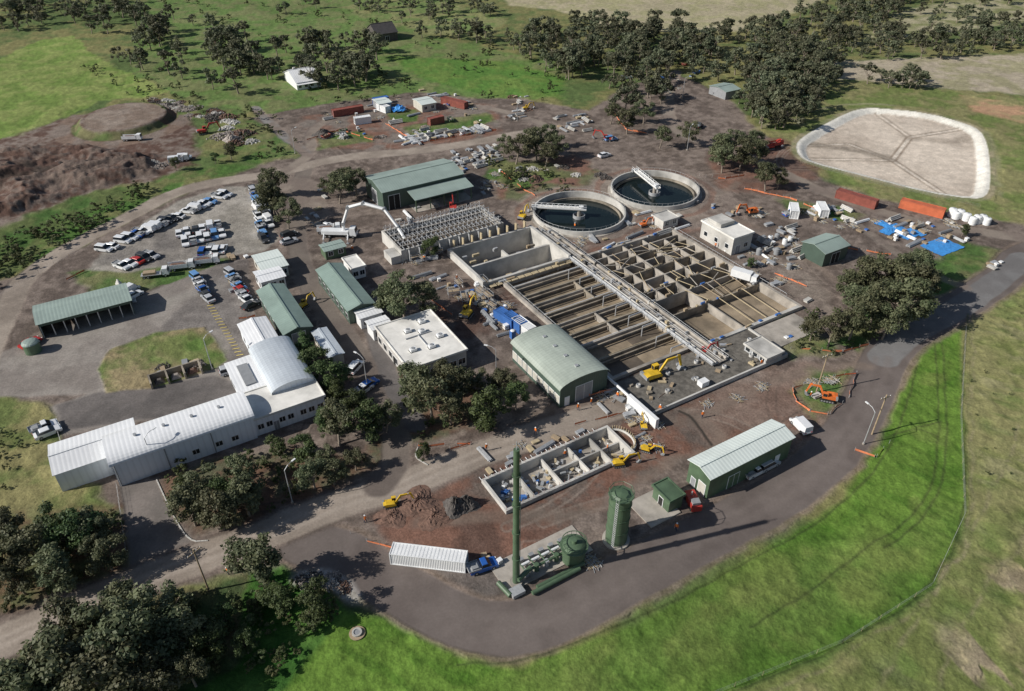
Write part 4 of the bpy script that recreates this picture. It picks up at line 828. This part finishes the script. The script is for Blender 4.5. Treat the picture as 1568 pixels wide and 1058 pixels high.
mb.cyl(pts[-1],(20.2,-7.1,1),.14,M_black,6); mb.obj('concrete_pump_truck',(*G(520,362),0),-.05)
# shipping containers
def container(mt,l=12.2):
    mb=MB(); n=int(l/.28); f=[]
    for i in range(n*2+1): f.append((-l/2+.1+(l-.2)*i/(n*2),-1.2+(.05 if i%2 else 0)))
    poly=f+[(x,-y_) for x,y_ in f[::-1]]
    mb.prism(poly,.15,2.5,mt,'z')
    for x in(-l/2,l/2):
        for s in(-1.18,1.18): mb.box((x,s,1.3),(.16,.16,2.6),mt)
        mb.box((x,0,2.54),(.14,2.2,.12),mt); mb.box((x,0,.1),(.14,2.2,.16),mt)
    for s in(-1.2,1.2): mb.box((0,s,2.54),(l-.2,.1,.12),mt); mb.box((0,s,.1),(l-.2,.12,.16),mt)
    for s in(-.6,-.3,.3,.6): mb.cyl((-l/2-.03,s,.2),(-l/2-.03,s,2.45),.03,M_steel,5)
    for i in range(int(l/.6)): mb.box((-l/2+.4+i*.6,0,2.515),(.25,2.2,.03),mt)
    return mb.mesh('container')
CN={'w':container(M_white),'r':container(M_rust),'o':container(M_crust),'ws':container(M_white,6.1),'rs':container(M_rust,6.1),'bs':container(M_blue,6.1),'gs':container(M_green,6.1)}
def cont(k,a,b_):
    A=G(*a);B=G(*b_); place(CN[k],'shipping_container',((A[0]+B[0])/2,(A[1]+B[1])/2,0),math.atan2(B[1]-A[1],B[0]-A[0]))
cont('w',(603,855),(713,868)); cont('r',(1284,302),(1337,318)); cont('o',(1381,317),(1440,332)); cont('r',(513,178),(553,171)); cont('rs',(655,192),(680,186)); cont('r',(676,157),(716,167))
cont('ws',(545,190),(566,187)); cont('bs',(575,160),(592,157)); cont('gs',(1228,152),(1240,160)); cont('ws',(1215,335),(1213,322)); cont('ws',(1260,332),(1255,322)); cont('bs',(785,500),(765,488)); cont('bs',(800,508),(778,492)); cont('ws',(812,515),(792,500)); cont('ws',(575,165),(600,175))
# ---------------------------------------------------------------- street lamps and power poles
mb=MB(); mb.cyl((0,0,0),(0,0,8),.11,M_steel,8,.07); mb.cyl((0,0,8),(.9,0,8.6),.06,M_steel,6); mb.cyl((.9,0,8.6),(2,0,8.7),.05,M_steel,6); mb.box((2.2,0,8.68),(.8,.3,.14),M_white); mb.cyl((0,0,0),(0,0,.3),.25,M_conc,10); LAMP=mb.mesh('lamp')
for u,v,r in((760,582,2.8),(563,596,2.5),(448,770,1),(240,720,1),(452,235,1),(1322,680,2),(1052,230,1),(325,565,1),(792,185,1),(1045,150,0)): place(LAMP,'street_lamp',(*G(u,v),0),r)
mb=MB(); mb.cyl((0,0,0),(0,0,10),.16,M_timber,8,.11); mb.box((0,0,9.3),(2.4,.12,.15),M_timber); [mb.cyl((x,0,9.37),(x,0,9.6),.05,M_white,6) for x in(-1.1,-.4,.4,1.1)]; PP=mb.mesh('pole')
for u,v,r in((1250,600,.4),(1335,665,.4),(320,905,1)): place(PP,'power_pole',(*G(u,v),0),r)
# ---------------------------------------------------------------- fences
def fence(name,px,mat,h=.85,solid=True,step=2.0):
    pts=wp(px); o=pts[0]; mb=MB()
    for a,b_ in zip(pts[:-1],pts[1:]):
        dx,dy=b_[0]-a[0],b_[1]-a[1]; l=math.hypot(dx,dy); n=max(1,int(l/step)); prev=None
        for i in range(n+1):
            j=.25 if solid else 0
            x,y_=a[0]+dx*i/n-o[0]+random.uniform(-j,j),a[1]+dy*i/n-o[1]+random.uniform(-j,j); mb.cyl((x,y_,0),(x,y_,h+.15),.03,M_steel if solid else M_timber,4)
            if prev:
                if solid:
                    if random.random()<.8:
                        z1=h*random.uniform(.4,.9); z2=h*random.uniform(.4,.9); mb.add([(prev[0],prev[1],.15),(x,y_,.15),(x,y_,z1),(prev[0],prev[1],z2)],[(0,1,2,3)],mat)
                else:
                    for z in(.4,.8,1.15): mb.cyl((prev[0],prev[1],z),(x,y_,z),.012,M_steel,3)
            prev=(x,y_)
    mb.obj(name,(o[0],o[1],0))
for px in ([(535,818),(560,832),(600,840)],[(1218,615),(1240,630),(1265,635)],[(1215,595),(1260,580),(1310,572)],[(870,612),(935,600)],[(765,262),(800,290),(820,300)],[(1140,290),(1210,305),(1260,325)],[(1185,420),(1235,440)],[(960,640),(1030,600)],[(1310,690),(1340,700),(1362,680)],[(940,175),(960,200),(990,205)],
   [(1070,270),(1110,275),(1140,270)],[(470,215),(520,200),(570,215)],[(590,190),(640,220),(760,200)],[(660,460),(700,490)],[(740,455),(775,480)],[(880,650),(960,632)],[(640,220),(700,210)],[(365,490),(392,485)],[(690,690),(720,680)],[(1290,380),(1390,395)],[(1060,560),(1110,545)],[(100,430),(130,415)],[(640,685),(720,680)],[(1215,595),(1218,615)],[(1310,572),(1300,610),(1270,635)],[(1210,535),(1290,540),(1330,530)]):
    fence('safety_mesh_barrier',px,M_mesh)
for px in ([(1478,500),(1470,640),(1476,790),(1426,898),(1290,985),(1080,1070)],[(90,665),(108,722)],[(0,455),(60,420),(150,370)],[(1225,250),(1330,280),(1500,318)],[(180,745),(195,850)]): fence('wire_farm_fence',px,M_timber,1.1,False,4)
# ---------------------------------------------------------------- stockpiles
random.seed(5)
def pallet(mt,n=3):
    mb=MB()
    for k in range(n):
        z=k*.62; 
        for s in(-.5,0,.5): mb.box((0,s,z+.06),(1.2,.1,.1),M_timber)
        mb.box((0,0,z+.13),(1.25,1.15,.04),M_timber); mb.box((random.uniform(-.05,.05),0,z+.38),(1.12,1.05,.46),mt)
    return mb.mesh('pallet')
def pipes(mt,l=6,r=.16,n=6):
    mb=MB()
    for j in range(3):
        for i in range(n-j): mb.cyl((-l/2+random.uniform(-.2,.2),(i-(n-j)/2)*2*r,.15+r+j*r*1.75),(l/2,(i-(n-j)/2)*2*r,.15+r+j*r*1.75),r,mt,8)
    for x in(-l/3,l/3): mb.box((x,0,.07),(.12,n*2*r+.3,.14),M_timber)
    return mb.mesh('pipes')
def panels(mt):
    mb=MB()
    for k in range(5): mb.box((random.uniform(-.15,.15),random.uniform(-.1,.1),.1+k*.14),(2.4,1.2,.1),mt,random.uniform(-.08,.08))
    for s in(-.9,.9): mb.box((s,0,.02),(.1,1.3,.08),M_timber)
    return mb.mesh('panels')
def skip(mt):
    mb=MB(); mb.prism([(-2,.9),(-1.3,.1),(1.3,.1),(2,.9),(2,1.3),(1.9,1.3),(1.85,.95),(1.2,.2),(-1.2,.2),(-1.85,.95),(-1.9,1.3),(-2,1.3)],-.85,.85,mt)
    for s in(-.88,.88): mb.prism([(-2,.9),(-1.3,.1),(1.3,.1),(2,.9),(2,1.3),(-2,1.3)],s-.03,s+.03,mt)
    for k in range(10): mb.box((random.uniform(-1.3,1.3),random.uniform(-.5,.5),random.uniform(.6,1.2)),(.6,.4,.3),random.choice([M_timber,M_rock,M_white]),random.uniform(0,3))
    return mb.mesh('skip')
def ptank(mt,r=1.2,h=2.2):
    mb=MB(); mb.cyl((0,0,0),(0,0,h),r,mt,20); mb.dome((0,0,h),r,.4,mt,20); mb.cyl((0,0,h+.35),(0,0,h+.55),.3,M_grey,10)
    for z in(.5,1.1,1.7): mb.ring(r,r+.04,z,z+.1,mt,20)
    return mb.mesh('tank')
def rocks(mt,n=90,R_=2.4,hh=.9,sz=.4):
    mb=MB()
    for k in range(n):
        a=random.uniform(0,6.28); r=R_*math.sqrt(random.random())*random.uniform(.7,1.2); z=max(0,hh*(1-r/R_))*random.uniform(.6,1); s=sz*random.uniform(.4,1.1)
        mb.box((r*math.cos(a),r*math.sin(a),z+s*.25),(s*random.uniform(.7,1.5),s,s*.8),mt,random.uniform(0,3),random.uniform(.3,.9),random.uniform(.3,.9))
    return mb.mesh('rubble')
def lumber():
    mb=MB()
    for k in range(26): mb.box((random.uniform(-1.2,1.2),random.uniform(-.9,.9),random.uniform(.06,.35)),(random.uniform(1,3.4),.12,.08),random.choice([M_timber,M_form,M_steel,M_grey,M_concnew]),random.choice([0,1.57])+random.gauss(0,.3))
    return mb.mesh('loose')
def tarp():
    mb=MB(); n=10; vs=[];fs=[]
    for i in range(n):
        for j in range(n): vs.append((i-n/2+random.uniform(-.2,.2),j*.6-n*.3+random.uniform(-.15,.15),.15+.5*math.exp(-((i-5)**2+(j-5)**2)/9)+random.uniform(0,.2)))
    for i in range(n-1):
        for j in range(n-1): fs.append((i*n+j,(i+1)*n+j,(i+1)*n+j+1,i*n+j+1))
    mb.add(vs,fs,M_tarp); mb.box((0,-.2,.2),(4,2.5,.3),M_timber); return mb.mesh('tarp')
def frame():
    mb=MB()
    for x in(-1.5,1.5):
        for s in(-.8,.8): mb.cyl((x,s,0),(x,s,2.4),.05,M_steel,5)
    for z in(.8,1.6,2.4):
        for s in(-.8,.8): mb.cyl((-1.5,s,z),(1.5,s,z),.05,M_steel,5); 
        for x in(-1.5,1.5): mb.cyl((x,-.8,z),(x,.8,z),.05,M_steel,5)
    mb.box((0,0,1.65),(3,1.4,.06),M_timber); mb.cyl((-1.5,-.8,0),(1.5,-.8,1.6),.05,M_steel,4); return mb.mesh('scaffold')
def toilet():
    mb=MB(); mb.bb(-.55,.55,-.55,.55,.1,2.1,M_blue); mb.dome((0,0,2.1),.6,.25,M_white,8); mb.bb(-.4,.4,-.6,-.56,.2,1.95,M_white); mb.bb(-.6,.6,-.6,.6,0,.09,M_grey); return mb.mesh('toilet')
CLT={'pallet_stack':[pallet(M_white,2),pallet(M_grey,2),pallet(M_concnew,1),pallet(M_timber,2),pallet(M_white,1),pallet(M_blue,1)],'pipe_stack':[pipes(M_white,6,.1,5),pipes(M_steel,6,.1,7),pipes(M_concnew,5,.25,3),pipes(M_grey,6,.12,5),pipes(M_steel,4,.08,6)],
 'formwork_panel_stack':[panels(M_form),panels(M_concnew),panels(M_steel),panels(M_timber),panels(M_grey)],'skip_bin':[skip(M_blue),skip(M_rust),skip(M_green),skip(M_grey)],'water_tank':[ptank(M_white,.8,1.5),ptank(M_grey,.8,1.6)],'white_storage_tank':[ptank(M_white)],
 'rubble_pile':[rocks(M_rock),rocks(M_rockdark),rocks(M_redsoil),rocks(M_concnew,60,2,.6,.5)],'scaffold_tower':[frame()],'portable_toilet':[toilet()],'tarpaulin_cover':[tarp()],'loose_timber_pile':[lumber(),lumber(),lumber()]}
def clutter(px,n,kinds,aligned=True,s0=.65,s1=1.05,mul=.72):
    for x,y_ in inpoly(px,int(n*mul)):
        k=random.choice(kinds); place(random.choice(CLT[k]),k,(x,y_,0),(TH+random.choice([0,math.pi/2])+random.gauss(0,.12)) if aligned else random.uniform(0,6.28),random.uniform(s0,s1))
PA,PI,FO,SK,TK,RU,SF,TO,LU='pallet_stack','pipe_stack','formwork_panel_stack','skip_bin','water_tank','rubble_pile','scaffold_tower','portable_toilet','loose_timber_pile'
clutter([(480,172),(620,150),(760,170),(750,200),(620,215),(500,222)],70,[PA,PI,FO,SK,RU,LU,LU])
clutter([(610,212),(740,193),(745,202),(620,222)],55,[PI,FO,PI],s0=.9,mul=1)
clutter([(640,135),(720,150),(760,160),(700,165),(640,150)],18,[PA,PI,FO]); clutter([(772,148),(808,148),(812,182),(780,182)],26,[FO,PI,RU]); clutter([(848,180),(900,175),(915,200),(860,205)],30,[FO,PI,PI])
clutter([(685,235),(762,222),(765,248),(700,268)],60,[PA,FO,FO,PI],mul=1); clutter([(700,265),(770,255),(780,280),(740,300)],16,[PA,FO,LU])
clutter([(1140,380),(1175,345),(1225,350),(1230,375),(1225,415),(1180,415)],60,[PA,FO,TK,PI,LU]); clutter([(1190,320),(1300,320),(1345,360),(1250,345)],45,[PA,FO,PI,LU])
clutter([(1330,335),(1450,335),(1500,370),(1370,375)],50,[PA,FO,PI,PA,LU]); clutter([(1350,345),(1400,345),(1420,360),(1370,365)],8,['tarpaulin_cover'],s0=.5,s1=.8)
clutter([(1505,400),(1530,395),(1535,410),(1510,412)],7,[PA,FO]); clutter([(735,490),(775,475),(810,505),(785,520)],26,[PA,FO,PI,TO,LU])
clutter([(640,420),(740,435),(780,470),(740,480),(680,450)],55,[PA,FO,SF,PI,LU,LU]); clutter([(590,395),(680,365),(700,380),(640,405)],30,[FO,SF,LU,PI])
clutter([(780,255),(900,255),(930,275),(800,275)],18,[LU,RU,FO]); clutter([(1060,310),(1180,320),(1170,345),(1100,330)],20,[PA,FO,LU])
clutter([(960,325),(1060,330),(1075,345),(960,370)],20,[PI,LU,FO]); clutter([(870,365),(950,360),(960,375),(890,385)],14,[FO,PI,LU])
clutter([(870,600),(960,590),(1000,640),(960,650),(900,640)],18,[PA,FO,PI,LU]); clutter([(960,640),(1010,640),(1020,690),(980,700)],12,[FO,LU,PI],s1=.8)
clutter([(730,700),(830,670),(900,650),(900,662),(800,700),(745,730)],18,[FO,PI,LU],s1=.8); clutter([(735,850),(780,850),(780,875),(740,875)],5,[PA,FO,LU])
clutter([(1200,510),(1225,520),(1200,545),(1185,530)],4,[PA,FO]); clutter([(1240,585),(1285,580),(1285,600),(1250,610)],8,[FO,LU])
clutter([(340,390),(390,390),(385,440),(360,450)],8,[PA,FO]); clutter([(180,440),(215,435),(215,465),(195,470)],6,[PA,PI]); clutter([(470,300),(500,280),(500,340),(470,350)],10,[PA,FO,LU])
clutter([(320,165),(350,180),(390,220),(330,225)],25,[RU],False,1,1.8); clutter([(215,150),(300,155),(320,190),(290,180)],34,[RU],False,.6,1.1,1); clutter([(450,870),(520,880),(540,905),(460,895)],24,[RU],False,.4,.7)
clutter([(60,215),(200,240),(250,250),(230,270),(100,262)],30,[RU],False,.8,1.2); clutter([(1000,95),(1080,100),(1060,150),(1010,150)],16,[PA,SK,LU]); clutter([(1450,328),(1515,342),(1513,348),(1450,335)],12,['white_storage_tank'],s0=.8,s1=1.0)
clutter([(240,560),(300,548),(305,560),(245,578)],9,[FO,RU]); clutter([(600,335),(670,300),(700,310),(620,345)],12,[FO,PI]); clutter([(1100,385),(1150,380),(1240,460),(1230,470)],16,[PA,FO,LU])
clutter([(1040,560),(1200,560),(1200,600),(1080,650)],6,[LU],s1=.8); clutter([(860,860),(940,850),(1000,830),(900,880)],5,[LU],s1=.7)
place(CLT['tarpaulin_cover'][0],'tarpaulin_cover',(*G(1442,376),0),TH,(1.1,1.3,.4)); place(CLT['tarpaulin_cover'][0],'tarpaulin_cover',(*G(612,170),0),.3,(.6,.9,3.5))
x,y_=G(52,538); mb=MB(); mb.cyl((0,0,0),(0,0,2.4),1.7,M_green,24); mb.dome((0,0,2.4),1.8,.7,M_greenX,24); mb.obj('rainwater_tank',(x,y_,0))
def heap(name,u,v,r,h,mt,seed):
    k=36; vs=[];fs=[]; rr=np.random.default_rng(seed)
    for j in range(14):
        for i in range(k):
            a=i/k*6.283; q=r*j/13*(1+.18*math.sin(3*a+seed)+.06*rr.normal()); z=h*(math.cos(min(1,j/13)*math.pi)*.5+.5)*(1+.12*rr.normal())-.05; vs.append((q*math.cos(a),q*math.sin(a),max(z,-.1) if j<13 else -.1))
    for j in range(13):
        for i in range(k): fs.append((j*k+i,j*k+(i+1)%k,(j+1)*k+(i+1)%k,(j+1)*k+i))
    mb=MB(); mb.add(vs,fs,mt); mb.obj(name,(*G(u,v),0))
heap('soil_heap',698,778,2.6,2.6,M_rockdark,1); heap('soil_heap',714,774,2.3,2.3,M_rockdark,2); heap('soil_heap',640,770,4.4,.9,M_redsoil,3); heap('soil_heap',600,790,3.4,.6,M_redsoil,4); heap('soil_heap',495,207,4,2.2,M_rockdark,5); heap('soil_heap',355,215,4,2,M_rock,6); heap('soil_heap',820,275,3,1.4,M_redsoil,7); heap('soil_heap',665,792,3.5,.7,M_redsoil,8)
mb=MB()
for k in range(4): mb.box((k*3.4,0,.8),(.35,3.2,1.6),M_concold)
mb.box((5.1,1.75,.8),(10.6,.3,1.6),M_concold)
for k in range(3): mb.box((1.7+k*3.4,.3,.4),(2.2,1.8,.8),[M_rockdark,M_rock,M_redsoil][k],0,.4,.4)
mb.obj('storage_bay_wall',(*G(232,590),0),TH)
M_line=pmat('line_paint',(.58,.46,.15),.7); mb=MB(); A=G(322,468);B=G(392,585)
for k in range(26):
    t=k/25; mb.box(((B[0]-A[0])*t,(B[1]-A[1])*t,.06),(1.5,.25,.02),M_line,.3)
mb.obj('painted_bay_markings',(A[0],A[1],.03))
for px in ([(240,735),(265,790),(290,830),(318,828)],[(640,685),(634,700),(655,712)]):
    pts=smooth(wp(px)); mb=MB(); o=pts[0]
    for a,b_ in zip(pts[:-1],pts[1:]): mb.box(((a[0]+b_[0])/2-o[0],(a[1]+b_[1])/2-o[1],.07),(math.dist(a,b_)+.05,.2,.14),M_concnew,math.atan2(b_[1]-a[1],b_[0]-a[0]))
    mb.obj('kerb',(o[0],o[1],0))
mb=MB(); mb.ring(.5,.75,0,.4,M_concnew,20); mb.ring(.76,1.2,0,.12,M_timber,20); mb.cyl((0,0,0),(0,0,.3),.5,M_grey,16); mb.obj('access_manhole',(*G(547,970),.05))
# ---------------------------------------------------------------- workers
def worker(pose):
    V=[(0,0,.95),(0,0,1.15),(0,0,1.42),(0,0,1.52),(0,0,1.66)]; Rr=[.14,.13,.15,.06,.09]; E=[(0,1),(1,2),(2,3),(3,4)]
    for s in(-1,1):
        i=len(V); st=.18*s*pose; V+=[(0,s*.1,.88),(st*.6,s*.11,.5),(st,s*.11,.09),(st+.16,s*.12,.05)]; Rr+=[.09,.065,.045,.04]; E+=[(0,i),(i,i+1),(i+1,i+2),(i+2,i+3)]
        i=len(V); V+=[(0,s*.2,1.4),(-.05*s*pose,s*.27,1.12),(.12+.1*pose,s*.26,.9),(.17+.1*pose,s*.25,.83)]; Rr+=[.06,.045,.032,.03]; E+=[(2,i),(i,i+1),(i+1,i+2),(i+2,i+3)]
        w=i+3
        for k in range(5):
            i=len(V); V+=[(V[w][0]+.05,V[w][1]+(k-2)*.018,V[w][2]-.045),(V[w][0]+.07,V[w][1]+(k-2)*.02,V[w][2]-.08-.006*(2-abs(k-2)))]; Rr+=[.009,.008]; E+=[(w,i),(i,i+1)]
    me=bpy.data.meshes.new('w'); me.from_pydata(V,E,[]); o=bpy.data.objects.new('w',me); sc.collection.objects.link(o)
    o.modifiers.new('s','SKIN'); sv_=me.skin_vertices[0].data
    for i,r in enumerate(Rr): sv_[i].radius=(r,r); sv_[i].use_root=(i==0)
    o.modifiers.new('u','SUBSURF').levels=1
    dg=bpy.context.evaluated_depsgraph_get(); m2=bpy.data.meshes.new_from_object(o.evaluated_get(dg)); bpy.data.objects.remove(o)
    mb=MB(); vs=[tuple(v.co) for v in m2.vertices]
    for mt,f in((M_navy,lambda c:c.z<.92 and abs(c.y)<.2),(M_skin,lambda c:(c.z<.92 and abs(c.y)>=.2) or c.z>1.5),(M_hiv,lambda c:.92<=c.z<=1.5)):
        mb.add(vs,[list(p.vertices) for p in m2.polygons if f(p.center)],mt)
    mb.dome((0,0,1.70),.14,.13,M_white,12); mb.box((.12,0,1.71),(.12,.2,.02),M_white); mb.box((.1,0,1.64),(.03,.03,.04),M_skin)
    return mb.mesh('worker')
WK=[worker(0),worker(1),worker(-.8)]
for u,v in((905,620),(885,628),(1035,812),(1165,560),(1105,552),(945,610),(1000,690),(865,700),(745,690),(560,800),(700,430),(650,400),(720,460),(1095,380),(880,350),(1010,630),(930,690),(1240,610),(540,385),(820,665),(1075,640),(350,880)):
    place(random.choice(WK),'construction_worker',(*G(u,v),0),random.uniform(0,6.28),1.05)
# ---------------------------------------------------------------- light, sky, camera
w=bpy.data.worlds.new('World'); sc.world=w; w.use_nodes=True; N=w.node_tree.nodes; bg=N['Background']; sky=N.new('ShaderNodeTexSky'); sky.sky_type='NISHITA'; sky.sun_disc=False
el=math.radians(33); az=math.atan2(-.96,-.28); sky.sun_elevation=el; sky.sun_rotation=az%(2*math.pi); w.node_tree.links.new(sky.outputs[0],bg.inputs[0]); bg.inputs[1].default_value=.068
sun=bpy.data.lights.new('sun','SUN'); sun.energy=4.9; sun.angle=math.radians(.5); sun.color=(1,.955,.885); so=bpy.data.objects.new('sun',sun); sc.collection.objects.link(so)
dv=Vector((.96*math.cos(el),.28*math.cos(el),-math.sin(el))); so.rotation_euler=dv.to_track_quat('-Z','Y').to_euler()
cam=bpy.data.cameras.new('camera'); cam.sensor_width=36; cam.lens=36*F/1568; cam.clip_end=20000; cam.clip_start=1
co=bpy.data.objects.new('camera',cam); sc.collection.objects.link(co); co.location=(0,0,H); co.rotation_euler=(math.pi/2-P,0,0); sc.camera=co
sc.view_settings.view_transform='Standard'; sc.view_settings.look='None'; sc.view_settings.exposure=0
